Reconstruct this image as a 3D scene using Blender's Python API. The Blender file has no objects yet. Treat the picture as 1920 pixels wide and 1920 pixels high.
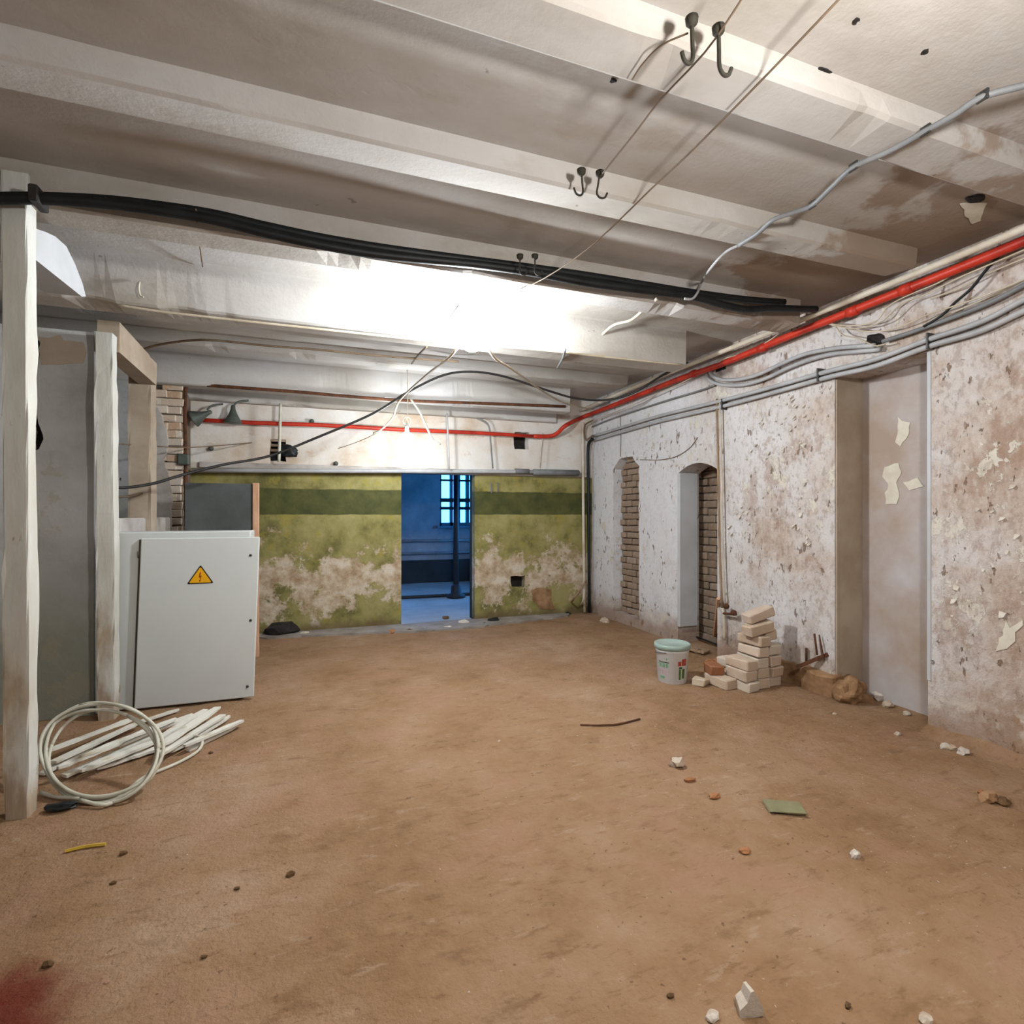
import bpy, bmesh, math, random
from mathutils import Vector, Matrix, noise

random.seed(7)
SC = bpy.context.scene
COL = SC.collection

# ------------------------------------------------------------------ camera
A = math.radians(20.0)
FPX = 1016.0            # focal length in pixels of a 1920 px frame
CAMZ = 1.5
HOR = 965.0
cam_d = bpy.data.cameras.new('camera')
cam_d.sensor_fit = 'HORIZONTAL'
cam_d.sensor_width = 36.0
cam_d.lens = 36.0 * FPX / 1920.0
cam_d.shift_y = (HOR - 960.0) / 1920.0
cam_d.clip_start = 0.02
cam = bpy.data.objects.new('camera', cam_d)
COL.objects.link(cam)
cam.location = (0, 0, CAMZ)
cam.rotation_euler = (math.radians(90), 0, -A)
SC.camera = cam

# ------------------------------------------------------------------ world, exposure, lamps' strengths
w = bpy.data.worlds.new('sky')
SC.world = w
w.use_nodes = True
bgn = w.node_tree.nodes['Background']
bgn.inputs[0].default_value = (0.05, 0.36, 1.0, 1)
bgn.inputs[1].default_value = 8.0
SC.view_settings.view_transform = 'Standard'
SC.view_settings.look = 'None'
SC.view_settings.exposure = 0.50
SC.view_settings.gamma = 1.0
SC.view_settings.use_curve_mapping = False
I_MAIN, I_BACK, I_NEAR = 16.5, 3.8, 10.5      # bulbs, W/sr
BULB_R = 0.085
COOL = (0.90, 0.96, 1.0)
WARM = (1.0, 0.985, 0.965)

FW = Vector((math.sin(A), math.cos(A), 0))
RT = Vector((math.cos(A), -math.sin(A), 0))
CAM = Vector((0, 0, CAMZ))


def ray(px, py):
    return FW + RT * ((px - 960) / FPX) + Vector((0, 0, (HOR - py) / FPX))


def at(px, py, x=None, y=None, z=None):
    """the point of a real plane that this direction meets"""
    d = ray(px, py)
    t = x / d.x if x is not None else (y / d.y if y is not None else (z - CAMZ) / d.z)
    return CAM + d * t


def dp(px, py, t):
    return CAM + ray(px, py) * t


def L(c):
    def f(v):
        v /= 255.0
        return v / 12.92 if v <= 0.04045 else ((v + 0.055) / 1.055) ** 2.4
    k = 0.78
    return (k * f(c[0]), k * f(c[1]), k * f(c[2]), 1.0)


# ------------------------------------------------------------------ materials
class NT:
    def __init__(s, name):
        s.m = bpy.data.materials.new(name)
        s.m.use_nodes = True
        s.t = s.m.node_tree
        s.b = s.t.nodes['Principled BSDF']
        s.tc = s.t.nodes.new('ShaderNodeTexCoord')
        s.k = 0

    def n(s, ty, **kw):
        nd = s.t.nodes.new(ty)
        for a, v in kw.items():
            setattr(nd, a, v)
        return nd

    def link(s, a, b):
        s.t.links.new(a, b)

    def coord(s, stretch=(1, 1, 1), off=None):
        mp = s.n('ShaderNodeMapping')
        s.k += 1
        mp.inputs['Scale'].default_value = stretch
        mp.inputs['Location'].default_value = off if off else (s.k * 3.1, s.k * 1.7, s.k * 2.3)
        s.link(s.tc.outputs['Object'], mp.inputs[0])
        return mp.outputs[0]

    def noise(s, scale, detail=5, rough=0.6, stretch=(1, 1, 1), dist=0.0):
        nd = s.n('ShaderNodeTexNoise')
        nd.inputs['Scale'].default_value = scale
        nd.inputs['Detail'].default_value = detail
        nd.inputs['Roughness'].default_value = rough
        nd.inputs['Distortion'].default_value = dist
        s.link(s.coord(stretch), nd.inputs['Vector'])
        return nd.outputs['Fac']

    def ramp(s, fac, stops):
        nd = s.n('ShaderNodeValToRGB')
        e = nd.color_ramp.elements
        while len(e) < len(stops):
            e.new(0.5)
        for i, (p, c) in enumerate(stops):
            e[i].position = p
            e[i].color = c
        s.link(fac, nd.inputs[0])
        return nd.outputs[0]

    def step(s, fac, lo, hi):
        nd = s.n('ShaderNodeMapRange')
        nd.interpolation_type = 'SMOOTHSTEP'
        nd.inputs[1].default_value = lo
        nd.inputs[2].default_value = hi
        s.link(fac, nd.inputs[0])
        return nd.outputs[0]

    def math(s, op, a, b):
        nd = s.n('ShaderNodeMath', operation=op)
        for i, v in enumerate((a, b)):
            if isinstance(v, (int, float)):
                nd.inputs[i].default_value = v
            else:
                s.link(v, nd.inputs[i])
        return nd.outputs[0]

    def axis(s, i):
        nd = s.n('ShaderNodeSeparateXYZ')
        s.link(s.tc.outputs['Object'], nd.inputs[0])
        return nd.outputs[i]

    def mix(s, fac, a, b):
        nd = s.n('ShaderNodeMix', data_type='RGBA')
        if isinstance(fac, float):
            nd.inputs[0].default_value = fac
        else:
            s.link(fac, nd.inputs[0])
        for i, v in ((6, a), (7, b)):
            if isinstance(v, tuple):
                nd.inputs[i].default_value = v
            else:
                s.link(v, nd.inputs[i])
        return nd.outputs[2]

    def band(s, ax, lo, hi, soft=0.01, wob=0.0, wscale=4.0):
        """mask: 1 where the object coordinate is between lo and hi"""
        z = s.axis(ax)
        if wob:
            z = s.math('ADD', z, s.math('MULTIPLY', s.math('SUBTRACT', s.noise(wscale, 4), 0.5), wob))
        return s.math('MULTIPLY', s.step(z, lo - soft, lo + soft), s.step(z, hi + soft, hi - soft))

    def done(s, col, rough=0.85, bump=None, bstr=0.3, bdist=0.02, metal=0.0, spec=0.3):
        if isinstance(col, tuple):
            s.b.inputs['Base Color'].default_value = col
        else:
            s.link(col, s.b.inputs['Base Color'])
        if isinstance(rough, float):
            s.b.inputs['Roughness'].default_value = rough
        else:
            s.link(rough, s.b.inputs['Roughness'])
        s.b.inputs['Metallic'].default_value = metal
        s.b.inputs['Specular IOR Level'].default_value = spec
        if bump is not None:
            nd = s.n('ShaderNodeBump')
            nd.inputs['Strength'].default_value = bstr
            nd.inputs['Distance'].default_value = bdist
            s.link(bump, nd.inputs['Height'])
            s.link(nd.outputs[0], s.b.inputs['Normal'])
        return s.m


def simple(name, c, c2=None, scale=6.0, rough=0.7, bump=0.15, stretch=(1, 1, 1), metal=0.0, lo=0.35, hi=0.65, spec=0.3):
    q = NT(name)
    if c2 is None:
        c2 = tuple(int(v * 0.8) for v in c)
    f = q.noise(scale, 5, 0.6, stretch)
    col = q.ramp(f, [(lo, L(c2)), (hi, L(c))])
    return q.done(col, rough, q.noise(scale * 3, 5, 0.6, stretch), bump, 0.01, metal, spec)


def mat_right_wall():
    q = NT('peeling_paint_right')
    big = q.noise(0.9, 6, 0.65)
    col = q.ramp(big, [(0.36, L((182, 158, 140))), (0.47, L((202, 186, 174))), (0.56, L((218, 211, 208))), (0.7, L((228, 225, 226)))])
    # the far end (towards the back) is whiter
    fary = q.step(q.axis(1), 4.0, 5.6)
    col = q.mix(q.math('MULTIPLY', fary, 0.8), col, L((236, 236, 240)))
    # pink-brown stripped plaster in blotches
    pk = q.step(q.noise(2.6, 6, 0.7), 0.52, 0.62)
    col = q.mix(q.math('MULTIPLY', q.math('MULTIPLY', pk, 0.55), q.math('SUBTRACT', 1.0, fary)), col, L((168, 138, 118)))
    # white limewash left in scraps
    fl = q.step(q.noise(6.5, 6, 0.7, (1, 1, 0.8)), 0.575, 0.595)
    zone = q.step(q.noise(0.8, 2), 0.42, 0.56)
    col = q.mix(q.math('MULTIPLY', fl, zone), col, L((226, 218, 204)))
    # brown chips where the coat fell off
    ch = q.step(q.noise(15, 4, 0.6, (1, 1, 0.5)), 0.635, 0.66)
    col = q.mix(q.math('MULTIPLY', ch, 0.8), col, L((122, 92, 66)))
    fine = q.noise(24, 5, 0.7, (1, 1, 0.6))
    col = q.mix(q.math('MULTIPLY', q.math('MULTIPLY', q.step(fine, 0.5, 0.62), q.math('SUBTRACT', 1.0, q.math('MULTIPLY', fary, 0.7))), 0.4), col, L((150, 124, 104)))
    col = q.mix(q.math('MULTIPLY', q.step(fine, 0.46, 0.36), 0.35), col, L((228, 220, 212)))
    # dirt that rose from the floor
    z = q.math('ADD', q.axis(2), q.math('MULTIPLY', q.math('SUBTRACT', q.noise(2.2, 5), 0.5), 0.55))
    low = q.step(z, 0.42, 0.02)
    col = q.mix(q.math('MULTIPLY', low, 0.75), col, L((152, 114, 80)))
    salt = q.math('MULTIPLY', q.band(2, 0.16, 0.30, 0.05, 0.25, 2.5), q.step(q.noise(6, 5), 0.45, 0.55))
    col = q.mix(q.math('MULTIPLY', salt, 0.6), col, L((224, 214, 200)))
    h = q.math('ADD', q.math('MULTIPLY', fl, 0.25), q.math('MULTIPLY', ch, -0.8))
    h = q.math('ADD', h, q.noise(9, 7, 0.65))
    h = q.math('ADD', h, q.math('MULTIPLY', q.noise(45, 4, 0.6), 0.35))
    return q.done(col, 0.9, h, 0.7, 0.025)


def mat_back_wall():
    q = NT('painted_back_wall')
    base = q.ramp(q.noise(1.6, 6, 0.6), [(0.36, L((206, 184, 160))), (0.5, L((226, 216, 204))), (0.64, L((232, 228, 222)))])
    stain = q.step(q.noise(3.5, 5, 0.6, (1, 1, 2)), 0.6, 0.68)
    base = q.mix(q.math('MULTIPLY', stain, 0.4), base, L((196, 150, 108)))
    # green oil paint dado below the ledge
    grn = q.ramp(q.noise(3.0, 6, 0.65), [(0.36, L((110, 104, 58))), (0.5, L((146, 138, 82))), (0.64, L((164, 154, 102)))])
    yl = q.step(q.noise(7, 4, 0.6), 0.58, 0.66)
    grn = q.mix(q.math('MULTIPLY', yl, 0.5), grn, L((160, 146, 56)))
    # the darker painted stripe
    stripe = q.band(2, 1.50, 1.83, 0.008, 0.03, 5)
    grn = q.mix(stripe, grn, q.ramp(q.noise(5, 5), [(0.35, L((66, 70, 34))), (0.65, L((92, 92, 48)))]))
    # paint fallen off the lower part
    z = q.math('ADD', q.axis(2), q.math('MULTIPLY', q.math('SUBTRACT', q.noise(1.9, 7, 0.75), 0.5), 2.8))
    pl = q.math('MULTIPLY', q.step(z, 1.02, 0.82), q.step(z, 0.28, 0.45))
    raw = q.ramp(q.noise(5, 6, 0.7), [(0.36, L((160, 132, 100))), (0.5, L((196, 176, 150))), (0.62, L((216, 204, 186)))])
    grn = q.mix(pl, grn, raw)
    # soil line
    zz = q.math('ADD', q.axis(2), q.math('MULTIPLY', q.math('SUBTRACT', q.noise(3, 5), 0.5), 0.35))
    grn = q.mix(q.math('MULTIPLY', q.step(zz, 0.16, 0.0), 0.8), grn, L((104, 84, 58)))
    up = q.step(q.axis(2), 2.05, 2.075)
    col = q.mix(up, grn, base)
    h = q.math('ADD', q.noise(8, 7, 0.65), q.math('MULTIPLY', pl, -0.4))
    return q.done(col, 0.8, h, 0.5, 0.02)


def mat_ceiling():
    q = NT('old_limewash_ceiling')
    col = q.ramp(q.noise(0.8, 6, 0.62, (0.6, 1.2, 1)), [(0.34, L((172, 164, 152))), (0.5, L((194, 188, 181))), (0.66, L((208, 205, 203)))])
    st = q.step(q.noise(1.7, 6, 0.66, (0.5, 1.0, 1)), 0.56, 0.68)
    col = q.mix(q.math('MULTIPLY', st, 0.35), col, L((164, 146, 118)))
    # damp brown stains near the right wall
    xr = q.math('ADD', q.axis(0), q.math('MULTIPLY', q.math('SUBTRACT', q.noise(2.4, 5, 0.6), 0.5), 2.6))
    damp = q.math('MULTIPLY', q.step(xr, 2.9, 3.15), q.step(q.axis(1), 4.3, 3.6))
    col = q.mix(q.math('MULTIPLY', damp, 0.6), col, L((136, 104, 70)))
    sp = q.step(q.noise(11, 3, 0.5), 0.72, 0.75)
    col = q.mix(q.math('MULTIPLY', sp, 0.5), col, L((110, 90, 66)))
    h = q.math('ADD', q.noise(5, 7, 0.6), q.math('MULTIPLY', q.noise(40, 4), 0.25))
    return q.done(col, 0.92, h, 0.3, 0.02)


def mat_floor():
    q = NT('trodden_earth')
    col = q.ramp(q.noise(1.3, 9, 0.72), [(0.32, L((140, 106, 74))), (0.47, L((156, 122, 90))), (0.56, L((164, 131, 101))), (0.7, L((178, 149, 122)))])
    dk = q.step(q.noise(5.5, 6, 0.7, (0.7, 1.3, 1)), 0.56, 0.7)
    col = q.mix(q.math('MULTIPLY', dk, 0.45), col, L((112, 82, 54)))
    flk = q.step(q.noise(17, 6, 0.7, (0.45, 1.5, 1)), 0.55, 0.68)
    col = q.mix(q.math('MULTIPLY', flk, 0.5), col, L((118, 86, 56)))
    flk2 = q.step(q.noise(13, 6, 0.7, (0.5, 1.4, 1)), 0.57, 0.7)
    col = q.mix(q.math('MULTIPLY', flk2, 0.35), col, L((196, 172, 148)))
    pinkish = q.step(q.noise(2.3, 5, 0.6), 0.52, 0.66)
    col = q.mix(q.math('MULTIPLY', pinkish, 0.3), col, L((176, 134, 112)))
    dots = q.step(q.noise(38, 3, 0.5), 0.69, 0.73)
    col = q.mix(q.math('MULTIPLY', dots, 0.6), col, L((84, 58, 36)))
    lite = q.step(q.noise(30, 3, 0.5), 0.72, 0.75)
    col = q.mix(q.math('MULTIPLY', lite, 0.3), col, L((206, 186, 164)))
    # red patch fading out in the near left corner
    nd = q.n('ShaderNodeVectorMath', operation='DISTANCE')
    q.link(q.tc.outputs['Object'], nd.inputs[0])
    nd.inputs[1].default_value = (-0.95, 1.98, 0)
    d = q.math('ADD', nd.outputs['Value'], q.math('MULTIPLY', q.math('SUBTRACT', q.noise(5, 5, 0.6), 0.5), 0.35))
    col = q.mix(q.math('MULTIPLY', q.step(d, 0.38, 0.12), 0.85), col, L((104, 22, 12)))
    h = q.math('ADD', q.noise(7, 8, 0.65), q.math('MULTIPLY', q.noise(50, 5, 0.6), 0.4))
    return q.done(col, 0.95, h, 1.0, 0.025, spec=0.2)


def mat_grey_wall():
    q = NT('grey_plaster_left')
    col = q.ramp(q.noise(1.2, 6, 0.62), [(0.35, L((176, 176, 168))), (0.5, L((200, 200, 198))), (0.66, L((214, 214, 214)))])
    z = q.math('ADD', q.axis(2), q.math('MULTIPLY', q.math('SUBTRACT', q.noise(2.0, 5), 0.5), 0.7))
    col = q.mix(q.math('MULTIPLY', q.step(z, 1.6, 0.3), 0.7), col, L((122, 126, 106)))
    pt = q.step(q.noise(2.6, 5, 0.6), 0.6, 0.64)
    col = q.mix(q.math('MULTIPLY', pt, 0.4), col, L((176, 166, 142)))
    ch = q.step(q.noise(9, 3, 0.5), 0.72, 0.75)
    col = q.mix(ch, col, L((70, 58, 42)))
    return q.done(col, 0.9, q.noise(8, 7, 0.65), 0.45, 0.02)


def mat_flaky_post():
    q = NT('flaky_white_timber')
    col = q.ramp(q.noise(3, 5, 0.6, (1, 1, 0.3)), [(0.36, L((206, 202, 190))), (0.6, L((226, 227, 222)))])
    z = q.math('ADD', q.axis(2), q.math('MULTIPLY', q.math('SUBTRACT', q.noise(5, 5, 0.6, (1, 1, 0.35)), 0.5), 2.6))
    bare = q.step(z, 0.75, 0.1)
    col = q.mix(q.math('MULTIPLY', bare, 0.75), col, q.ramp(q.noise(20, 4, 0.6, (1, 1, 0.08)), [(0.35, L((138, 104, 66))), (0.65, L((184, 154, 112)))]))
    ch = q.step(q.noise(12, 4, 0.6, (1, 1, 0.3)), 0.66, 0.7)
    col = q.mix(q.math('MULTIPLY', ch, 0.7), col, L((130, 102, 70)))
    return q.done(col, 0.75, q.noise(16, 6, 0.6, (1, 1, 0.2)), 0.5, 0.01)


def mat_brick(name, cols, salt=0.5):
    q = NT(name)
    oi = q.n('ShaderNodeObjectInfo')
    col = q.ramp(oi.outputs['Random'], [(i / (len(cols) - 1), L(c)) for i, c in enumerate(cols)])
    f = q.step(q.noise(14, 5, 0.65), 0.48, 0.64)
    col = q.mix(q.math('MULTIPLY', f, salt), col, L((222, 208, 190)))
    f2 = q.step(q.noise(9, 5, 0.6), 0.56, 0.7)
    col = q.mix(q.math('MULTIPLY', f2, 0.45), col, L((150, 112, 78)))
    return q.done(col, 0.92, q.noise(30, 6, 0.65), 0.6, 0.01)


def emit(name, col, strength):
    m = bpy.data.materials.new(name)
    m.use_nodes = True
    t = m.node_tree
    b = t.nodes['Principled BSDF']
    b.inputs['Base Color'].default_value = (0.9, 0.9, 0.9, 1)
    b.inputs['Emission Color'].default_value = (*col, 1)
    b.inputs['Emission Strength'].default_value = strength
    return m


def glass_mat():
    m = bpy.data.materials.new('window_glass')
    m.use_nodes = True
    t = m.node_tree
    out = t.nodes['Material Output']
    tr = t.nodes.new('ShaderNodeBsdfTransparent')
    gl = t.nodes.new('ShaderNodeBsdfGlossy')
    gl.inputs['Roughness'].default_value = 0.05
    mx = t.nodes.new('ShaderNodeMixShader')
    fr = t.nodes.new('ShaderNodeFresnel')
    t.links.new(fr.outputs[0], mx.inputs[0])
    t.links.new(tr.outputs[0], mx.inputs[1])
    t.links.new(gl.outputs[0], mx.inputs[2])
    t.links.new(mx.outputs[0], out.inputs[0])
    return m


M = {}
M['rwall'] = mat_right_wall()
M['bwall'] = mat_back_wall()
M['ceil'] = mat_ceiling()
M['floor'] = mat_floor()
M['gwall'] = mat_grey_wall()
M['post'] = mat_flaky_post()
M['plaster'] = simple('smooth_grey_plaster', (206, 208, 212), (190, 190, 190), 2.0, 0.85, 0.2)
M['jamb'] = simple('dirty_jamb_plaster', (198, 182, 162), (172, 152, 130), 2.2, 0.9, 0.4)
M['alc'] = simple('alcove_plaster', (204, 200, 202), (178, 158, 142), 1.3, 0.9, 0.4)
M['concrete'] = simple('grey_concrete', (168, 160, 152), (132, 122, 112), 3.0, 0.9, 0.4)
M['ledge'] = simple('pale_concrete_ledge', (206, 200, 194), (170, 160, 150), 3.0, 0.85, 0.3)
M['oldbrick'] = mat_brick('old_brown_brick', [(150, 128, 108), (164, 142, 122), (142, 120, 102), (172, 152, 134)], 0.25)
M['paintbrick'] = mat_brick('whitewashed_brick', [(222, 206, 190), (208, 184, 160), (228, 214, 200), (204, 170, 140)], 0.6)
M['newbrick'] = mat_brick('dusty_pale_brick', [(206, 186, 160), (214, 192, 172), (200, 176, 152), (218, 204, 186)], 0.35)
M['redbrick'] = mat_brick('red_brick_chip', [(164, 110, 72), (176, 120, 80), (152, 96, 62)], 0.1)
M['mortar'] = simple('dark_mortar', (140, 122, 106), (112, 96, 82), 6, 0.95, 0.5)
M['stone'] = mat_brick('pale_rubble', [(206, 190, 172), (220, 210, 198), (190, 168, 144)], 0.4)
M['soil'] = simple('brown_rubble', (128, 98, 66), (88, 64, 40), 12, 0.95, 0.6)
M['plinth'] = simple('bare_plinth_masonry', (176, 138, 102), (132, 98, 66), 7, 0.95, 0.6)
M['cabinet'] = simple('light_grey_enamel', (214, 217, 214), (208, 211, 208), 1.5, 0.45, 0.02, spec=0.5)
M['seam'] = simple('dark_rubber_seal', (96, 84, 70), (70, 60, 50), 8, 0.8, 0.1)
M['screw'] = simple('dull_steel_screw', (92, 92, 90), (70, 70, 68), 20, 0.45, 0.1, metal=0.7)
M['yellow'] = simple('warning_yellow', (240, 178, 20), (236, 172, 16), 3, 0.5, 0.02)
M['black_ink'] = simple('black_ink', (34, 28, 22), (28, 22, 18), 3, 0.6, 0.02)
M['red_ink'] = simple('brown_red_ink', (150, 72, 14), (140, 64, 10), 3, 0.6, 0.02)
M['coil'] = simple('white_pvc_sheath', (220, 216, 200), (196, 190, 170), 6, 0.5, 0.05)
M['lath'] = simple('whitewashed_lath', (230, 226, 214), (190, 170, 136), 4, 0.85, 0.3, (1, 1, 1), lo=0.33, hi=0.46)
M['black'] = simple('black_rubber_cable', (30, 34, 36), (18, 20, 22), 6, 0.5, 0.1)
M['blacksoft'] = simple('dull_black_wire', (52, 48, 46), (36, 33, 32), 6, 0.6, 0.1)
M['greypipe'] = simple('grey_pvc_conduit', (190, 189, 190), (168, 167, 168), 4, 0.45, 0.05)
M['darkgrey'] = simple('dark_grey_conduit', (140, 141, 142), (116, 117, 118), 4, 0.5, 0.05)
M['whitepipe'] = simple('white_painted_pipe', (222, 212, 196), (196, 180, 156), 5, 0.6, 0.15)
M['redpipe'] = simple('red_painted_pipe', (206, 58, 36), (160, 38, 28), 5, 0.45, 0.12, lo=0.3, hi=0.55)
M['beigewire'] = simple('beige_wire', (214, 202, 180), (190, 176, 152), 5, 0.6, 0.05)
M['brownwire'] = simple('brown_dusty_wire', (128, 106, 84), (100, 82, 62), 5, 0.7, 0.05)
M['rust'] = simple('rusty_iron', (110, 66, 40), (70, 44, 30), 14, 0.85, 0.4)
M['dark_iron'] = simple('dark_iron_hook', (62, 58, 48), (40, 36, 28), 14, 0.8, 0.3)
M['white_plastic'] = simple('bucket_plastic', (226, 226, 226), (218, 218, 218), 3, 0.4, 0.02, spec=0.5)
M['lid'] = simple('green_lid_plastic', (168, 188, 179), (150, 170, 160), 6, 0.4, 0.05, spec=0.5)
M['ink_green'] = simple('label_green', (120, 172, 138), (104, 156, 120), 20, 0.5, 0.02)
M['ink_pink'] = simple('label_pink', (214, 176, 190), (206, 166, 182), 20, 0.5, 0.02)
M['ink_dark'] = simple('label_dark_green', (70, 92, 78), (58, 78, 64), 20, 0.5, 0.02)
M['ink_red'] = simple('label_red', (186, 84, 62), (160, 66, 50), 20, 0.5, 0.02)
M['ink_leaf'] = simple('label_leaf_green', (96, 128, 62), (70, 98, 46), 20, 0.5, 0.02)
M['board'] = simple('dark_grey_board', (100, 104, 104), (78, 82, 80), 3, 0.8, 0.2)
M['rawwood'] = simple('raw_pinkish_wood', (226, 182, 150), (204, 156, 122), 9, 0.75, 0.2, (4, 4, 0.6))
M['oldwood'] = simple('old_grey_wood', (176, 150, 122), (138, 110, 84), 9, 0.85, 0.3, (5, 5, 0.6))
M['tin'] = simple('grey_green_tin', (96, 102, 94), (70, 76, 70), 6, 0.5, 0.1)
M['glassboard'] = simple('grey_green_slate', (146, 142, 108), (126, 122, 90), 8, 0.8, 0.2)
M['void'] = simple('hole_shade_and_soot', (50, 46, 44), (34, 30, 28), 8, 0.95, 0.3)  # dark colour stands for shade inside holes; also used on the sooty heap
M['blueroom'] = simple('far_room_plaster', (170, 176, 182), (140, 146, 154), 2, 0.85, 0.2)
M['blueroom_shade'] = simple('far_room_base_shade', (40, 52, 58), (28, 38, 42), 3, 0.7, 0.1)
M['farfloor'] = simple('far_room_concrete', (190, 190, 190), (160, 160, 160), 1.5, 0.6, 0.2)
M['winframe'] = simple('window_frame_paint', (150, 160, 176), (130, 140, 156), 4, 0.6, 0.1)
M['iron_bar'] = simple('window_grille_iron', (50, 54, 60), (38, 42, 46), 8, 0.6, 0.1)
M['socket'] = simple('lamp_socket', (206, 206, 204), (190, 190, 188), 8, 0.5, 0.02)
M['yellowwood'] = simple('yellow_wood_sliver', (214, 180, 70), (196, 160, 54), 12, 0.7, 0.2)
M['glass'] = glass_mat()
K = math.pi * BULB_R * BULB_R
M['bulb_main'] = emit('bulb_glow_main', COOL, I_MAIN / K)
M['bulb_back'] = emit('bulb_glow_back', COOL, I_BACK / K)
M['bulb_near'] = emit('bulb_glow_near', WARM, I_NEAR / K)


# ------------------------------------------------------------------ mesh helpers
def link(name, mesh, m, parent=None):
    o = bpy.data.objects.new(name, mesh)
    COL.objects.link(o)
    if m is not None and not mesh.materials:
        mesh.materials.append(m)
    return o


def tag(o, label, cat, group=None, kind=None):
    if label:
        o['label'] = label
    if cat:
        o['category'] = cat
    if group:
        o['group'] = group
    if kind:
        o['kind'] = kind
    return o


def wloc(o):
    v = Vector((0, 0, 0))
    while o is not None:
        v += o.location
        o = o.parent
    return v


def obj(name, bm, m, parent=None, smooth=False, recenter=True):
    """bm holds world coordinates. Top-level: origin moves to the base; child: relative to its parent"""
    me = bpy.data.meshes.new(name)
    bmesh.ops.recalc_face_normals(bm, faces=bm.faces[:])
    bm.to_mesh(me)
    bm.free()
    if smooth:
        me.polygons.foreach_set('use_smooth', [True] * len(me.polygons))
    o = link(name, me, m)
    if parent is not None:
        me.transform(Matrix.Translation(-wloc(parent)))
        o.parent = parent
    elif recenter:
        co = [v.co for v in me.vertices]
        c = Vector(((min(v.x for v in co) + max(v.x for v in co)) / 2, (min(v.y for v in co) + max(v.y for v in co)) / 2, min(v.z for v in co)))
        me.transform(Matrix.Translation(-c))
        o.location = c
    return o


def empty(name, loc, label, cat, group=None):
    o = bpy.data.objects.new(name, None)
    o.empty_display_size = 0.1
    COL.objects.link(o)
    o.location = loc
    return tag(o, label, cat, group)


def struct(name, bm, m, parent=None, smooth=False):
    o = obj(name, bm, m, parent, smooth, recenter=False)
    if parent is None:
        o['kind'] = 'structure'
    return o


def box(bm, lo, hi, bevel=0.0, jit=0.0, rot=None, seg=1):
    lo, hi = Vector(lo), Vector(hi)
    c = (lo + hi) / 2
    s = hi - lo
    t = bmesh.new()
    bmesh.ops.create_cube(t, size=1.0)
    for v in t.verts:
        v.co = Vector((v.co.x * s.x, v.co.y * s.y, v.co.z * s.z))
        if jit:
            v.co += Vector((random.uniform(-jit, jit), random.uniform(-jit, jit), random.uniform(-jit, jit)))
    if bevel:
        bmesh.ops.bevel(t, geom=t.edges[:], offset=bevel, segments=seg, affect='EDGES', profile=0.5)
    mt = Matrix.Translation(c)
    if rot is not None:
        mt = mt @ rot
    bmesh.ops.transform(t, matrix=mt, verts=t.verts[:])
    me = bpy.data.meshes.new('t')
    t.to_mesh(me)
    t.free()
    bm.from_mesh(me)
    bpy.data.meshes.remove(me)
    return bm


def B(lo, hi, bevel=0.0, jit=0.0, rot=None):
    return box(bmesh.new(), lo, hi, bevel, jit, rot)


def smooth_path(pts, sub=6):
    pts = [Vector(p) for p in pts]
    if len(pts) < 3 or sub <= 1:
        return pts
    out = []
    n = len(pts)
    for i in range(n - 1):
        p0 = pts[i - 1] if i > 0 else pts[0] * 2 - pts[1]
        p1, p2 = pts[i], pts[i + 1]
        p3 = pts[i + 2] if i + 2 < n else pts[-1] * 2 - pts[-2]
        for k in range(sub):
            t = k / sub
            out.append(0.5 * ((2 * p1) + (p2 - p0) * t + (2 * p0 - 5 * p1 + 4 * p2 - p3) * t * t + (3 * p1 - p0 - 3 * p2 + p3) * t ** 3))
    out.append(pts[-1])
    return out


def tube(bm, pts, r, sides=8, sub=6, closed=False):
    P = smooth_path(pts, sub)
    n = len(P)
    rr = r if isinstance(r, (list, tuple)) else None
    prev = None
    rings = []
    for i in range(n):
        d = (P[min(i + 1, n - 1)] - P[max(i - 1, 0)])
        if d.length < 1e-9:
            d = Vector((0, 0, 1))
        d.normalize()
        if prev is None:
            u = d.orthogonal().normalized()
        else:
            u = (prev - d * prev.dot(d))
            u = u.normalized() if u.length > 1e-6 else d.orthogonal().normalized()
        prev = u
        v = d.cross(u)
        rad = r if rr is None else rr[0] + (rr[1] - rr[0]) * i / (n - 1)
        rings.append([bm.verts.new(P[i] + (u * math.cos(2 * math.pi * k / sides) + v * math.sin(2 * math.pi * k / sides)) * rad) for k in range(sides)])
    for i in range(n - 1):
        for k in range(sides):
            bm.faces.new((rings[i][k], rings[i][(k + 1) % sides], rings[i + 1][(k + 1) % sides], rings[i + 1][k]))
    bm.faces.new(rings[0][::-1])
    bm.faces.new(rings[-1])
    return bm


def T(pts, r, sides=8, sub=6):
    return tube(bmesh.new(), pts, r, sides, sub)


def lathe(bm, prof, c, seg=32, axis=None):
    """prof: list of (radius, height)"""
    c = Vector(c)
    rot = Matrix.Identity(3) if axis is None else Vector((0, 0, 1)).rotation_difference(Vector(axis)).to_matrix()
    rings = []
    for r, h in prof:
        rings.append([bm.verts.new(c + rot @ Vector((r * math.cos(2 * math.pi * k / seg), r * math.sin(2 * math.pi * k / seg), h))) for k in range(seg)])
    for i in range(len(rings) - 1):
        for k in range(seg):
            bm.faces.new((rings[i][k], rings[i][(k + 1) % seg], rings[i + 1][(k + 1) % seg], rings[i + 1][k]))
    if prof[0][0] > 1e-6:
        bm.faces.new(rings[0][::-1])
    if prof[-1][0] > 1e-6:
        bm.faces.new(rings[-1])
    bmesh.ops.remove_doubles(bm, verts=bm.verts[:], dist=1e-6)
    return bm


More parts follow.
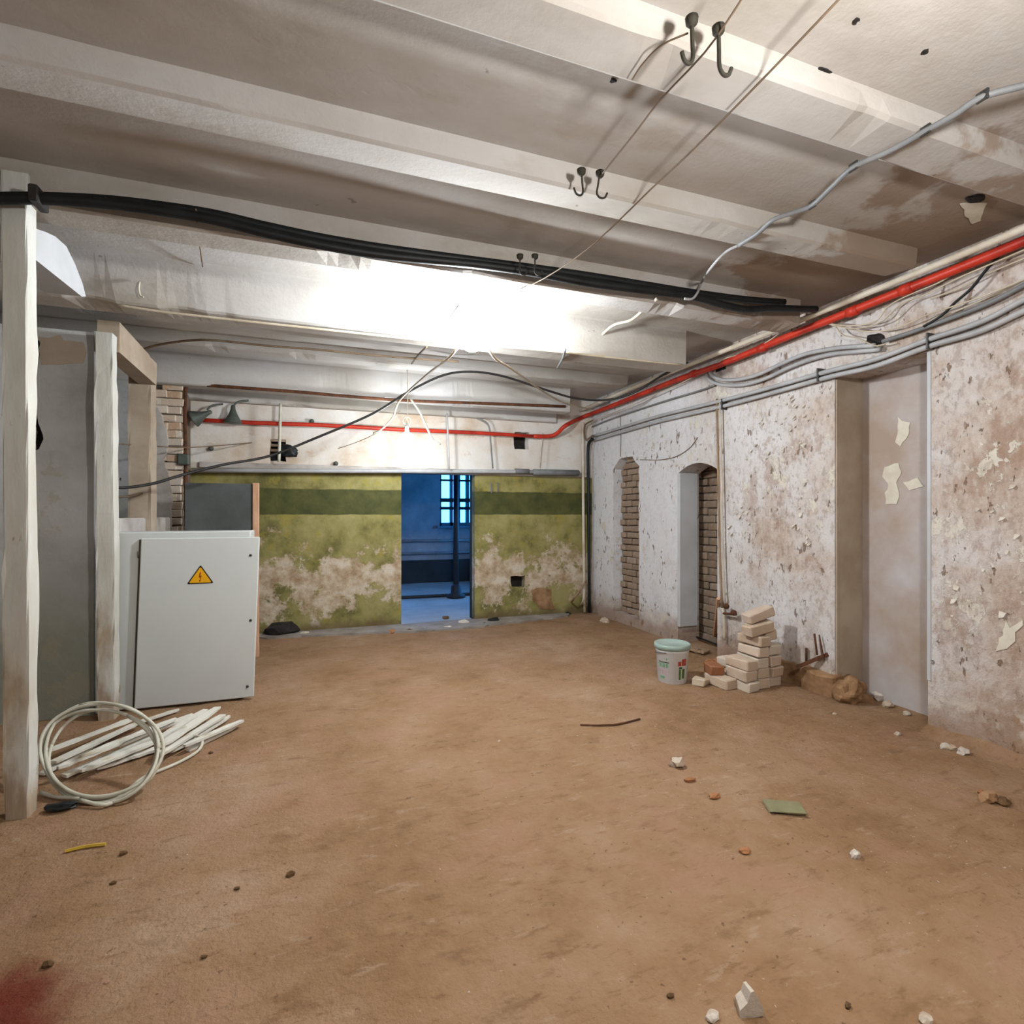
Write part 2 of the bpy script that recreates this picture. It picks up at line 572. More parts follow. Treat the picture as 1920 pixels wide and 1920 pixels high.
def plate(outline, holes, fn, d0, d1):
    """a slab with holes: 2-D loops (u,v) mapped by fn(u,v,d)"""
    t = bmesh.new()
    loops = [outline] + holes
    ids = []
    eds = []
    for lp in loops:
        vs = [t.verts.new((u, v, 0)) for u, v in lp]
        for i in range(len(vs)):
            eds.append(t.edges.new((vs[i], vs[(i + 1) % len(vs)])))
    bmesh.ops.triangle_fill(t, edges=eds, use_beauty=True, use_dissolve=False)
    t.verts.index_update()
    uv = [(v.co.x, v.co.y) for v in t.verts]
    tris = [[v.index for v in f.verts] for f in t.faces]
    t.free()
    bm = bmesh.new()
    a = [bm.verts.new(fn(u, v, d0)) for u, v in uv]
    b = [bm.verts.new(fn(u, v, d1)) for u, v in uv]
    for tr in tris:
        bm.faces.new([a[i] for i in tr])
        bm.faces.new([b[i] for i in tr[::-1]])
    k = 0
    for lp in loops:
        n = len(lp)
        for i in range(n):
            i0, i1 = k + i, k + (i + 1) % n
            bm.faces.new((a[i0], a[i1], b[i1], b[i0]))
        k += n
    return bm


def rag(loop, amp, step=0.07):
    """roughen a 2-D loop"""
    out = []
    n = len(loop)
    for i in range(n):
        p, q = Vector(loop[i]), Vector(loop[(i + 1) % n])
        m = max(1, int((q - p).length / step))
        for k in range(m):
            c = p.lerp(q, k / m)
            out.append((c.x + random.uniform(-amp, amp), c.y + random.uniform(-amp, amp)))
    return out


def rock(c, s, seed=0, flat=1.0, sub=2):
    bm = bmesh.new()
    bmesh.ops.create_icosphere(bm, subdivisions=sub, radius=1.0)
    sv = Vector((seed * 1.37, seed * 2.11, seed * 0.73))
    s = Vector(s)
    for v in bm.verts:
        p = v.co.normalized()
        k = 1 + 0.55 * noise.noise(p * 1.3 + sv) + 0.2 * noise.noise(p * 3.1 + sv)
        q = p * k
        v.co = Vector((q.x * s.x, q.y * s.y, max(q.z, -0.55) * s.z * flat)) + Vector(c)
    return bm


def fz(x, y):
    """height of the earth floor"""
    e = min(1.0, max(0.0, min(x + 3.2, 4.3 - x, 7.4 - y) / 0.25))
    h = 0.012 * noise.noise(Vector((x * 0.9, y * 0.9, 0.3))) + 0.009 * noise.noise(Vector((x * 3.3, y * 3.3, 1.7)))
    return h * e


def onfloor(px, py, z=0.0):
    p = at(px, py, z=0.0)
    return Vector((p.x, p.y, fz(p.x, p.y) + z))


# ------------------------------------------------------------------ SETTING
XR, XL, YF, YB = 4.0, -3.2, -2.0, 7.4
ZS, ZB = 3.25, 3.15

# floor: uneven trodden earth, and the concrete strip at the back
bm = bmesh.new()
nx, ny = 190, 230
x0, x1, y0, y1 = XL, 4.5, YF, YB + 0.02
vs = [[bm.verts.new((x0 + (x1 - x0) * i / nx, y0 + (y1 - y0) * j / ny, 0)) for i in range(nx + 1)] for j in range(ny + 1)]
for row in vs:
    for v in row:
        v.co.z = fz(v.co.x, v.co.y) + 0.003 * noise.noise(Vector((v.co.x * 11, v.co.y * 11, 4)))
for j in range(ny):
    for i in range(nx):
        bm.faces.new((vs[j][i], vs[j][i + 1], vs[j + 1][i + 1], vs[j + 1][i]))
floor = struct('floor', bm, M['floor'], smooth=True)
bm = bmesh.new()
pts = [(-0.8, 7.42), (3.6, 7.42), (3.5, 7.2), (2.7, 7.02), (2.1, 6.93), (1.5, 6.86), (0.9, 6.95), (0.3, 7.1), (-0.4, 7.12), (-0.8, 7.2)]
pts = rag(pts, 0.03, 0.12)
bm = plate(pts, [], lambda u, v, d: Vector((u, v, d)), -0.05, 0.022)
struct('threshold_slab', bm, M['concrete'], floor)
bm = B((-0.6, 7.38, -0.2), (4.6, 12.0, -0.002))
struct('far_slab', bm, M['farfloor'], floor)

# right wall with alcove, arched doorway and narrow niche
alc_y0, alc_y1 = at(1740, 1000, x=XR).y, at(1565, 1000, x=XR).y
dr_y0, dr_y1 = at(1345, 1000, x=XR).y, at(1271, 1000, x=XR).y
ni_y0, ni_y1 = at(1198, 1000, x=XR).y, at(1150, 1000, x=XR).y
alc_z = 2.63
arch = []
zsp, ztop = at(1271, 888, x=XR).z, at(1308, 868, x=XR).z
for i in range(13):
    u = i / 12
    arch.append((dr_y0 + (dr_y1 - dr_y0) * u, zsp + (ztop - zsp) * (1 - (2 * u - 1) ** 2)))
outline = [(YF - 0.2, 0 - 0.1), (alc_y0, -0.1), (alc_y0, alc_z), (alc_y1, alc_z), (alc_y1, -0.1), (dr_y0, -0.1)] + arch + [(dr_y1, -0.1), (YB + 0.25, -0.1), (YB + 0.25, ZS), (YF - 0.2, ZS)]
nz0, nz1 = 0.12, at(1173, 857, x=XR).z
hole = [(ni_y0, nz0), (ni_y1, nz0), (ni_y1, nz1 - 0.14), (ni_y1 - 0.16, nz1 - 0.02), ((ni_y0 + ni_y1) / 2, nz1), (ni_y0 + 0.16, nz1 - 0.02), (ni_y0, nz1 - 0.14)]
hole = rag(hole, 0.012, 0.09)
bm = plate(outline, [hole], lambda u, v, d: Vector((d, u, v)), XR, XR + 0.30)
wr = struct('wall_right', bm, M['rwall'])
# masonry behind the openings
struct('alcove_back', B((XR + 0.30, alc_y0 - 0.4, -0.1), (XR + 0.42, alc_y1 + 0.3, ZS)), M['alc'], wr)
struct('alcove_jamb', B((XR + 0.012, alc_y1 - 0.012, -0.02), (XR + 0.31, alc_y1 + 0.05, alc_z)), M['jamb'], wr)
struct('wall_core', B((XR + 0.42, YF - 0.2, -0.1), (XR + 0.6, YB + 0.25, ZS)), M['mortar'], wr)
struct('niche_back', B((XR + 0.17, ni_y0 - 0.1, 0), (XR + 0.29, ni_y1 + 0.1, nz1 + 0.1)), M['mortar'], wr)


def brick_mesh(name, m, s, jit=0.006, bevel=0.008):
    b = B((-s[0] / 2, -s[1] / 2, 0), (s[0] / 2, s[1] / 2, s[2]), bevel, jit)
    me = bpy.data.meshes.new(name)
    bmesh.ops.recalc_face_normals(b, faces=b.faces[:])
    b.to_mesh(me)
    b.free()
    me.materials.append(m)
    return me


def lay_piece(me, parent, loc, rot=(0, 0, 0), name='brick'):
    o = bpy.data.objects.new(name, me)
    COL.objects.link(o)
    o.parent = parent
    o.location = Vector(loc) - wloc(parent)
    o.rotation_euler = rot
    return o


# bricks laid bare inside the narrow niche
bw = [brick_mesh('niche_brick', M['oldbrick'], (0.06, 0.245, 0.078)) for _ in range(4)]
bh = [brick_mesh('niche_brick_half', M['oldbrick'], (0.06, 0.12, 0.078)) for _ in range(2)]
z = nz0
row = 0
while z < nz1 - 0.05:
    y = ni_y0 - (0.13 if row % 2 else 0.0)
    while y < ni_y1 - 0.02:
        a, b = max(y, ni_y0 - 0.02), min(y + 0.25, ni_y1 + 0.02)
        if b - a > 0.2:
            lay_piece(random.choice(bw), wr, (XR + 0.155 + random.uniform(-0.015, 0.012), (a + b) / 2, z), (0, 0, random.uniform(-0.03, 0.03)))
        elif b - a > 0.05:
            lay_piece(random.choice(bh), wr, (XR + 0.155 + random.uniform(-0.015, 0.012), (a + b) / 2, z), (0, 0, random.uniform(-0.03, 0.03)))
        y += 0.255
    z += 0.088
    row += 1
# bricks closing the arched doorway at its back
z, row = 0.0, 0
while z < 2.1:
    y = dr_y0 - 0.05 - (0.12 if row % 2 else 0)
    while y < dr_y1 + 0.1:
        lay_piece(random.choice(bw), wr, (XR + 0.41 + random.uniform(-0.012, 0.012), y + 0.125, z), (0, 0, random.uniform(-0.03, 0.03)))
        y += 0.258
    z += 0.088
    row += 1
struct('corner_bead', B((XR - 0.006, alc_y0 - 0.022, 0.35), (XR + 0.012, alc_y0 + 0.006, alc_z), 0.004), M['plaster'], wr)
# the plaster panel on the far jamb, cut off above the ground
struct('jamb_panel', B((XR - 0.006, dr_y1 - 0.045, 0.19), (XR + 0.245, dr_y1 + 0.004, zsp + 0.005), 0.004), M['plaster'], wr)
# bare plinth and broken masonry below the alcove edge
for (a, b, zt, xo) in ((alc_y1 - 0.04, alc_y1 + 0.30, 0.20, 0.05), (alc_y1 + 0.28, alc_y1 + 0.62, 0.17, 0.03)):
    bm = B((XR - xo, a, -0.05), (XR + 0.05, b, zt), 0.015, 0.02)
    bmesh.ops.subdivide_edges(bm, edges=bm.edges[:], cuts=3, use_grid_fill=True)
    for v in bm.verts:
        v.co += Vector((0.02, 0.015, 0.02)) * noise.noise(v.co * 7)
    struct('plinth_block', bm, M['plinth'], wr)
bm = rock((XR + 0.05, alc_y1 - 0.09, 0.05), (0.13, 0.13, 0.14), 8, 1, 4)
struct('plinth_block', bm, M['plinth'], wr)
# curling scraps of paint: real flakes standing off the wall
bm = bmesh.new()
zones = [(3.5, 4.5, 1.2, 2.6, 150), (5.5, 6.0, 1.6, 2.4, 22), (1.4, 2.45, 0.7, 2.6, 60), (4.7, 6.0, 2.05, 2.6, 40)]
for (ya, yb, za, zb, n) in zones:
    for _ in range(n):
        y, zz = random.uniform(ya, yb), random.uniform(za, zb)
        if noise.noise(Vector((y * 2.2, zz * 1.6, 5))) < -0.05:
            continue
        s = random.uniform(0.006, 0.02)
        hgt = s * random.uniform(0.8, 2.2)
        tip = random.uniform(0.006, 0.022)
        p = Vector((XR - 0.001, y, zz))
        q = [bm.verts.new(p + Vector((0, -s, hgt * random.uniform(.6, 1)))), bm.verts.new(p + Vector((-0.002, s, hgt * random.uniform(.6, 1)))),
             bm.verts.new(p + Vector((-tip, s * 0.7, random.uniform(-.3, .2) * s))), bm.verts.new(p + Vector((-tip * 1.1, -s * 0.8, random.uniform(-.3, .2) * s)))]
        bm.faces.new(q)
        q2 = bm.verts.new(p + Vector((-tip * 1.4, random.uniform(-s, s), -s * random.uniform(0.3, 0.9))))
        bm.faces.new((q[3], q[2], q2))
fl = struct('paint_flakes', bm, simple('paint_flake', (232, 224, 210), (204, 192, 174), 20, 0.8, 0.1), wr)
fl['kind'] = 'stuff'


def wall_patch(name, pts, m, parent, thick=0.006):
    """a scrap of fresh plaster on the right wall, outline in pixels"""
    loop = [at(px, py, x=XR) for px, py in pts]
    loop = rag([(p.y, p.z) for p in loop], 0.006, 0.03)
    bm = plate(loop, [], lambda u, v, d: Vector((d, u, v)), XR - thick, XR + 0.01)
    return struct(name, bm, m, parent)


M['fresh'] = simple('fresh_white_filler', (232, 226, 210), (218, 208, 190), 12, 0.85, 0.2)
wall_patch('filler_patch', [(1885, 1163), (1893, 1178), (1918, 1164), (1918, 1172), (1903, 1187), (1905, 1203), (1888, 1215), (1868, 1222), (1872, 1206), (1880, 1190)], M['fresh'], wr)


def alc_patch(pts):
    loop = [at(px, py, x=XR + 0.30) for px, py in pts]
    loop = rag([(p.y, p.z) for p in loop], 0.006, 0.03)
    bm = plate(loop, [], lambda u, v, d: Vector((d, u, v)), XR + 0.294, XR + 0.31)
    return struct('filler_patch', bm, M['fresh'], wr)


alc_patch([(1660, 875), (1685, 868), (1692, 885), (1682, 905), (1688, 925), (1682, 945), (1662, 946), (1660, 925), (1668, 908), (1655, 895)])
alc_patch([(1695, 905), (1722, 896), (1732, 912), (1705, 918)])
alc_patch([(1683, 782), (1692, 790), (1706, 792), (1704, 815), (1688, 838), (1680, 828), (1686, 808)])

# back wall, 0.12 m skin with real holes, core behind
dl, drr, dtop = 1.10, 2.13, 2.07


def back_rect(px0, py0, px1, py1):
    p, q = at(px0, py1, y=YB), at(px1, py0, y=YB)
    return [(p.x, p.z), (q.x, p.z), (q.x, q.z), (p.x, q.z)]


h1 = rag(back_rect(506, 824, 536, 864), 0.008, 0.08)
h2 = rag(back_rect(964, 812, 991, 842), 0.012, 0.06)
h3 = rag(back_rect(959, 1080, 985, 1103), 0.015, 0.06)
outl = [(XL - 0.2, -0.1), (dl, -0.1), (dl, dtop), (drr, dtop), (drr, -0.1), (XR + 0.45, -0.1), (XR + 0.45, ZS), (XL - 0.2, ZS)]
bm = plate(outl, [h1, h2, h3], lambda u, v, d: Vector((u, d, v)), YB, YB + 0.14)
wb = struct('wall_back', bm, M['bwall'])
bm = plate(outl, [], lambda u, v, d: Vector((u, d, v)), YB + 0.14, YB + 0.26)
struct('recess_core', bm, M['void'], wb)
# brick grate in the left vent hole
p = back_rect(506, 824, 536, 864)
gb = [brick_mesh('vent_brick', M['oldbrick'], (0.10, 0.08, 0.03), 0.004, 0.004) for _ in range(2)]
zz = p[0][1] + 0.12
for k in range(3):
    for xx in (0.055, 0.17):
        lay_piece(random.choice(gb), wb, (p[0][0] + xx, YB + 0.05, zz + k * 0.062))
# concrete ledge over the dado
struct('trim_1', B((-1.3, YB - 0.055, 2.065), (3.9, YB + 0.02, 2.135), 0.008), M['ledge'])

# other walls
struct('wall_left', B((XL - 0.2, YF - 0.2, -0.1), (XL, YB + 0.2, ZS)), M['gwall'])
struct('wall_front', B((XL - 0.2, YF - 0.2, -0.1), (XR + 0.5, YF, ZS)), M['gwall'])
# cross wall of the left bay, with a ragged bite beside the near post
bite = [(0, 0)]
yc = 4.87
pb = at(66, 860, y=yc), at(66, 770, y=yc)
ol = [(XL, -0.1), (-1.55, -0.1), (-1.55, 2.86), (XL, 2.86)]
hol = rag([(at(60, 640, y=yc).x, at(60, 684, y=yc).z), (at(73, 640, y=yc).x, at(73, 680, y=yc).z), (at(74, 640, y=yc).x, at(74, 640, y=yc).z), (at(60, 640, y=yc).x, at(60, 632, y=yc).z)], 0.01, 0.05)
hol2 = rag([(at(56, 0, y=yc).x, at(60, 852, y=yc).z), (at(76, 0, y=yc).x, at(76, 840, y=yc).z), (at(80, 0, y=yc).x, at(80, 812, y=yc).z), (at(68, 0, y=yc).x, at(68, 775, y=yc).z), (at(56, 0, y=yc).x, at(60, 765, y=yc).z)], 0.012, 0.05)
bm = plate(ol, [hol, hol2], lambda u, v, d: Vector((u, d, v)), yc, yc + 0.1)
wc = struct('wall_cross', bm, M['gwall'])
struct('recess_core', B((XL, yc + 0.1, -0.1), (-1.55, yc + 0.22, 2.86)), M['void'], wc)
# brown patch where the plaster is off, high on the cross wall
loop = [at(px, py, y=yc) for px, py in ((75, 634), (112, 630), (120, 638), (158, 642), (163, 662), (155, 680), (110, 683), (76, 686))]
loop = rag([(q.x, q.z) for q in loop], 0.008, 0.05)
struct('bare_patch', plate(loop, [], lambda u, v, d: Vector((u, d, v)), yc - 0.006, yc + 0.01), M['jamb'], wc)
# second cross wall, low parapet
struct('wall_cross_far', B((XL, 6.75, -0.1), (-1.72, 6.95, 2.95)), M['gwall'])
struct('wall_parapet', B((-1.62, 5.12, -0.1), (-1.46, 5.84, 1.472), 0.012), M['ledge'])
struct('wall_parapet', B((-1.62, 6.06, -0.1), (-1.46, 6.74, 1.472), 0.012), M['ledge'])

# ceiling: slab and ribs
bm = B((XL - 0.2, YF - 0.2, ZS), (XR + 0.5, YB + 0.25, ZS + 0.15))
ce = struct('ceiling', bm, M['ceil'])


def rib(yn, width, zbot, x0=XL, x1=3.72, rough=0.005, tilt=0.0, rise=0.0):
    """a cast rib across the room; its lower edge is chipped and uneven"""
    bm = bmesh.new()
    n = 110
    prof = [(0.0, ZS + 0.02), (0.006, ZS - 0.02), (0.012, zbot + 0.012), (0.03, zbot), (width - 0.03, zbot + rise), (width - 0.008, zbot + rise + 0.015), (width, ZS + 0.02)]
    rows = []
    for i in range(n + 1):
        x = x0 + (x1 - x0) * i / n
        rw = []
        for k, (dy, zz) in enumerate(prof):
            j = noise.noise(Vector((x * 2.3, k * 3.1 + yn * 7, 1))) * rough + noise.noise(Vector((x * 6, k * 3.1 + yn * 7, 6))) * rough * 0.3
            chip = max(0.0, noise.noise(Vector((x * 3.0, yn * 5, 9))) - 0.34) * 0.09 if k in (2, 3) else 0.0
            rw.append(bm.verts.new((x, yn + dy + j + tilt * x + chip * 0.6, zz + (j * 0.7 + chip if 0 < k < 6 else 0))))
        rows.append(rw)
    for i in range(n):
        for k in range(len(prof) - 1):
            bm.faces.new((rows[i][k], rows[i][k + 1], rows[i + 1][k + 1], rows[i + 1][k]))
    return struct('beam', bm, M['ceil'], ce)


rib(-1.0, 0.22, ZB)
rib(-0.1, 0.22, ZB)
rib(0.74, 0.22, ZB)
rib(1.58, 0.24, 3.16)
rib(2.43, 0.25, 3.135, rise=0.02)
rib(3.34, 0.24, 3.045, rise=0.0)
rib(4.27, 0.26, 2.91, rough=0.003, x1=3.32)
rib(5.1, 0.24, 3.13)
rib(5.92, 0.24, 3.13)
rib(6.72, 0.22, 2.91, rough=0.003, x1=3.3)
rib(7.28, 0.14, 2.86, x1=3.35)

# damaged spot of the slab near the right wall: a white scrap and a lump coloured dark as hole shade
loop = [at(px, py, z=ZS) for px, py in ((1800, 380), (1850, 378), (1838, 412), (1822, 418), (1812, 402))]
bm = plate(rag([(p.x, p.y) for p in loop], 0.006, 0.04), [], lambda u, v, d: Vector((u, v, d)), ZS - 0.008, ZS + 0.01)
struct('filler_patch', bm, M['fresh'], ce)
q = at(1828, 371, z=ZS)
struct('hole_shade', rock((q.x, q.y, ZS - 0.004), (0.06, 0.035, 0.012), 4, 1, 2), M['void'], ce)
for px, py in ((175, 97), (1545, 132), (1150, 150), (1605, 38), (1735, 96)):  # small lumps, dark in colour to pass for shaded pits
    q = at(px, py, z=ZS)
    struct('hole_shade', rock((q.x, q.y, ZS - 0.002), (0.035 if py in (97, 132) else 0.012, 0.012, 0.008), px, 1, 2), M['void'], ce)

# far room seen through the doorway
YF2 = 11.9
struct('wall_far_left', B((-0.8, YB + 0.26, -0.1), (-0.6, YF2 + 0.2, 2.9)), M['blueroom'])
struct('wall_far_right', plate([(YB + 0.26, -0.1), (YF2 + 0.2, -0.1), (YF2 + 0.2, 2.9), (YB + 0.26, 2.9)], [[(8.2, 0.6), (11.4, 0.6), (11.4, 2.6), (8.2, 2.6)]], lambda u, v, d: Vector((d, u, v)), 4.4, 4.6), M['blueroom'])  # its opening is for an added window that brightens the room
struct('ceiling_far', B((-0.8, YB + 0.26, 2.8), (4.6, YF2 + 0.2, 2.95)), M['blueroom'])
wx0, wx1, wz0, wz1 = at(825, 960, y=YF2).x, 3.85, 1.25, 2.62
bm = plate([(-0.8, -0.1), (4.6, -0.1), (4.6, 2.9), (-0.8, 2.9)], [[(-0.4, 0.9), (1.5, 0.9), (1.5, 2.6), (-0.4, 2.6)], [(wx0, wz0), (wx1, wz0), (wx1, wz1), (wx0, wz1)]], lambda u, v, d: Vector((u, d, v)), YF2, YF2 + 0.3)  # first opening is for the added unseen window
wf = struct('wall_far', bm, M['blueroom'])
struct('base_shade_strip', B((-0.6, YF2 - 0.03, 0), (4.4, YF2 + 0.01, 0.5)), M['blueroom_shade'], wf)  # dark strip painting the shade at the foot of the far wall
# window frame, panes and grille
bm = bmesh.new()
for (a, b) in (((wx0, wz0), (wx1, wz0 + 0.07)), ((wx0, wz1 - 0.07), (wx1, wz1)), ((wx0, wz0), (wx0 + 0.06, wz1)), ((wx1 - 0.06, wz0), (wx1, wz1))):
    box(bm, (a[0], YF2 + 0.12, a[1]), (b[0], YF2 + 0.19, b[1]))
for px in (846,):
    x = at(px, 900, y=YF2 + 0.15).x
    box(bm, (x - 0.035, YF2 + 0.12, wz0), (x + 0.035, YF2 + 0.19, wz1))
win = struct('window_1', bm, M['winframe'])
for px in (859, 876):
    x = at(px, 900, y=YF2 + 0.15).x
    struct('mullion', B((x - 0.04, YF2 + 0.11, wz0), (x + 0.04, YF2 + 0.2, wz1)), M['winframe'], win)
for py, hh in ((901, 0.022), (938, 0.045), (953, 0.035)):
    zc = at(850, py, y=YF2 + 0.1).z
    struct('grille_bar', B((wx0, YF2 + 0.06, zc - hh), (wx1, YF2 + 0.10, zc + hh)), M['iron_bar'], win)
struct('pane', B((wx0 + 0.05, YF2 + 0.15, wz0 + 0.05), (wx1 - 0.05, YF2 + 0.156, wz1 - 0.05)), M['glass'], win)
struct('sill', B((wx0 - 0.08, YF2 - 0.07, wz0 - 0.05), (wx1 + 0.08, YF2 + 0.12, wz0), 0.006), M['winframe'], win)

# two unseen windows, added to bring more daylight into the far room
for nm, f, ua, ub, va, vb in (('added_window_2', lambda u, v, d: Vector((u, YF2 + d, v)), -0.4, 1.5, 0.9, 2.6), ('added_window_3', lambda u, v, d: Vector((4.4 + d, u, v)), 8.2, 11.4, 0.6, 2.6)):
    um, vm = (ua + ub) / 2, va + (vb - va) * 0.65
    k = 0.04
    cells = [[(a, c), (b, c), (b, e), (a, e)] for a, b in ((ua + 0.06, um - k), (um + k, ub - 0.06)) for c, e in ((va + 0.06, vm - k), (vm + k, vb - 0.06))]
    wn = struct(nm, plate([(ua, va), (ub, va), (ub, vb), (ua, vb)], cells, f, 0.10, 0.16), M['winframe'])
    for cl in cells:
        struct('pane', plate(cl, [], f, 0.127, 0.133), M['glass'], wn)

# ------------------------------------------------------------------ LEFT SIDE: posts, bracket, pier


def post(cx, cy, wx, wy, ztop, label, m, name='timber_post', zb=-0.02, lean=(0, 0), parts=True):
    bm = bmesh.new()
    n = 26
    rows = []
    for i in range(n + 1):
        zz = zb + (ztop - zb) * i / n
        rw = []
        for k, (sx, sy) in enumerate(((-1, -1), (-.8, -1.02), (.8, -1.02), (1, -1), (1, 1), (-1, 1))):
            e = 0.008 * noise.noise(Vector((zz * 2.1, k * 4.0, cx * 9))) + 0.006 * noise.noise(Vector((zz * 7, k * 4.0, cx * 5)))
            if zz < 0.5:
                e -= 0.012 * (0.5 - zz) * (1 + noise.noise(Vector((zz * 12, k, 3))))
            l = 1 - zz / ztop
            rw.append(bm.verts.new((cx + sx * (wx / 2 + e) + lean[0] * l, cy + sy * (wy / 2 + e) + lean[1] * l, zz)))
        rows.append(rw)
    for i in range(n):
        for k in range(6):
            bm.faces.new((rows[i][k], rows[i][(k + 1) % 6], rows[i + 1][(k + 1) % 6], rows[i + 1][k]))
    bm.faces.new(rows[0][::-1])
    bm.faces.new(rows[-1])
    o = obj(name, bm, m)
    tag(o, label, 'post')
    return o


c1 = at(40, 1000, y=3.37)
P1 = post(c1.x - 0.012, 3.37, 0.105, 0.085, 3.18, 'tall flaking white timber post nearest the camera at the left edge', M['post'], lean=(0.01, 0))
P2 = post(-1.448, 4.78, 0.11, 0.11, 2.83, 'thin white timber post beside the left side of the electrical cabinet', M['post'], lean=(0.02, 0))
P3 = post((at(246, 800, y=5.9).x + at(284, 800, y=5.9).x) / 2, 5.95, 0.17, 0.2, 2.95, 'greyish pink plastered post behind the cabinet, between thin post and brick pier', M['jamb'], 'plastered_post')

# curved white bracket between near post and beam
bm = bmesh.new()
prof = [(3.40, 2.80), (4.02, 2.835), (4.08, 2.86), (4.03, 2.92), (3.92, 2.99), (3.8, 3.04), (3.66, 3.03), (3.55, 3.0), (3.40, 2.95)]
bm = plate(prof, [], lambda u, v, d: Vector((d, u, v)), -1.53, -1.34)
o = obj('curved_bracket', bm, M['plaster'])
tag(o, 'curved white haunch bracket joining the nearest post to the beam', 'bracket')
bm = plate([(4.84, 2.72), (5.85, 2.70), (5.85, 2.85), (5.6, 2.92), (4.84, 2.95)], [], lambda u, v, d: Vector((d, u, v)), -1.52, -1.38)
o = obj('girder', bm, M['jamb'])
tag(o, 'pale plastered girder running from the thin post to the plastered post', 'beam')

# brick pier against the back wall: plaster skin low left, bare bricks
pa, pbx = at(287, 800, y=6.9).x, at(343, 800, y=6.9).x
pier = empty('brick_pier', ((pa + pbx) / 2, 7.1, 0), 'whitewashed brick pier with bare ragged bricks in the back left corner', 'pier')
obj('core', B((pa + 0.02, 6.92, 0), (pbx - 0.02, YB - 0.002, 2.9)), M['mortar'], pier)
pm = [brick_mesh('pier_brick', M['paintbrick'], (0.155, 0.12, 0.078), 0.007) for _ in range(4)]
zz, row = 1.3, 0
while zz < 2.95:
    k = 0
    for xx in ((pa + 0.08, pa + 0.24) if row % 2 else (pa + 0.035, pa + 0.165, pa + 0.275)):
        if zz > 2.85 and k == 0:
            k += 1
            continue
        lay_piece(random.choice(pm), pier, (min(xx, pbx - 0.07) + random.uniform(-0.01, 0.01), 6.9 + random.uniform(-0.02, 0.015), zz), (0, 0, random.uniform(-0.08, 0.08)))
        k += 1
    zz += 0.087
    row += 1
bm = plate(rag([(pa - 0.01, 0), (pa + 0.19, 0), (pa + 0.19, 1.75), (pa + 0.12, 2.1), (pa + 0.17, 2.3), (pa + 0.08, 2.6), (pa + 0.02, 2.85), (pa - 0.01, 2.8)], 0.012, 0.06), [], lambda u, v, d: Vector((u, d, v)), 6.815, 6.86)
obj('plaster_skin', bm, M['ledge'], pier)

# ------------------------------------------------------------------ LAMPS


def hanging_bulb(px_top, c, bm_mat, label, loop=False):
    c = Vector(c)
    t = empty('hanging_bulb', c, label, 'lamp', None)
    bm = bmesh.new()
    r = BULB_R
    prof = [(0.0, -r)]
    for i in range(1, 14):
        a = -math.pi / 2 + math.pi * i / 16
        prof.append((r * math.cos(a), r * math.sin(a)))
    prof += [(0.028, r * 0.92), (0.022, r * 1.15), (0.02, r * 1.2)]
    lathe(bm, prof, c, 20)
    obj('glass_globe', bm, bm_mat, t, True)
    bm = bmesh.new()
    lathe(bm, [(0.018, r * 1.12), (0.024, r * 1.2), (0.024, r * 1.7), (0.02, r * 1.95), (0.006, r * 2.05)], c, 16)
    obj('socket', bm, M['socket'], t, True)
    bm = T([c + Vector((0, 0, r * 2)), c + Vector((0.01, 0.005, (px_top - c.z) * 0.6)), Vector((c.x, c.y, px_top))], 0.005, 6, 4)
    obj('cord', bm, M['beigewire'], t, True)
    if loop:
        pts = [c + Vector((0.045 * math.cos(a), 0.0, r * 2.0 + 0.05 + 0.045 * math.sin(a))) for a in [i * math.pi / 8 for i in range(17)]]
        obj('wire_loop', T(pts, 0.007, 6, 2), M['beigewire'], t, True)
    return t


BM1 = dp(885, 638, 4.0)
BM2 = dp(763, 824, 6.3)
BM3 = Vector((1.35, 0.42, 2.55))
hanging_bulb(ZS - 0.002, BM1, M['bulb_main'], 'bright bare bulb hanging from the ceiling in the middle of the room')
hanging_bulb(ZS - 0.002, BM2, M['bulb_back'], 'smaller looking bare bulb near the back wall, above the green paint', True)
hanging_bulb(ZS - 0.002, BM3, M['bulb_near'], 'bare bulb overhead close to the camera beside the iron hooks')

# ------------------------------------------------------------------ CEILING HOOKS


def hook(p0, p1, bend, label, r=0.007):
    """iron hook: plate, shank and turned-up end"""
    p0, p1 = Vector(p0), Vector(p1)
    t = empty('ceiling_hook', p0, label, 'hook', 'iron hooks in the ceiling beams')
    pts = [p0, p0.lerp(p1, 0.5), p0.lerp(p1, 0.85), p1 + Vector((bend * 0.3, 0, 0)), p1 + Vector((bend * 0.75, 0, 0.004)), p1 + Vector((bend, 0, 0.03))]
    obj('shank', T(pts, r, 8, 5), M['dark_iron'], t, True)
    bm = bmesh.new()
    lathe(bm, [(0.022, 0.0), (0.02, -0.018), (0.009, -0.03)], p0, 12)
    obj('base_plate', bm, M['dark_iron'], t, True)
    return t


def on_rib(px, py, z):
    return at(px, py, z=z)


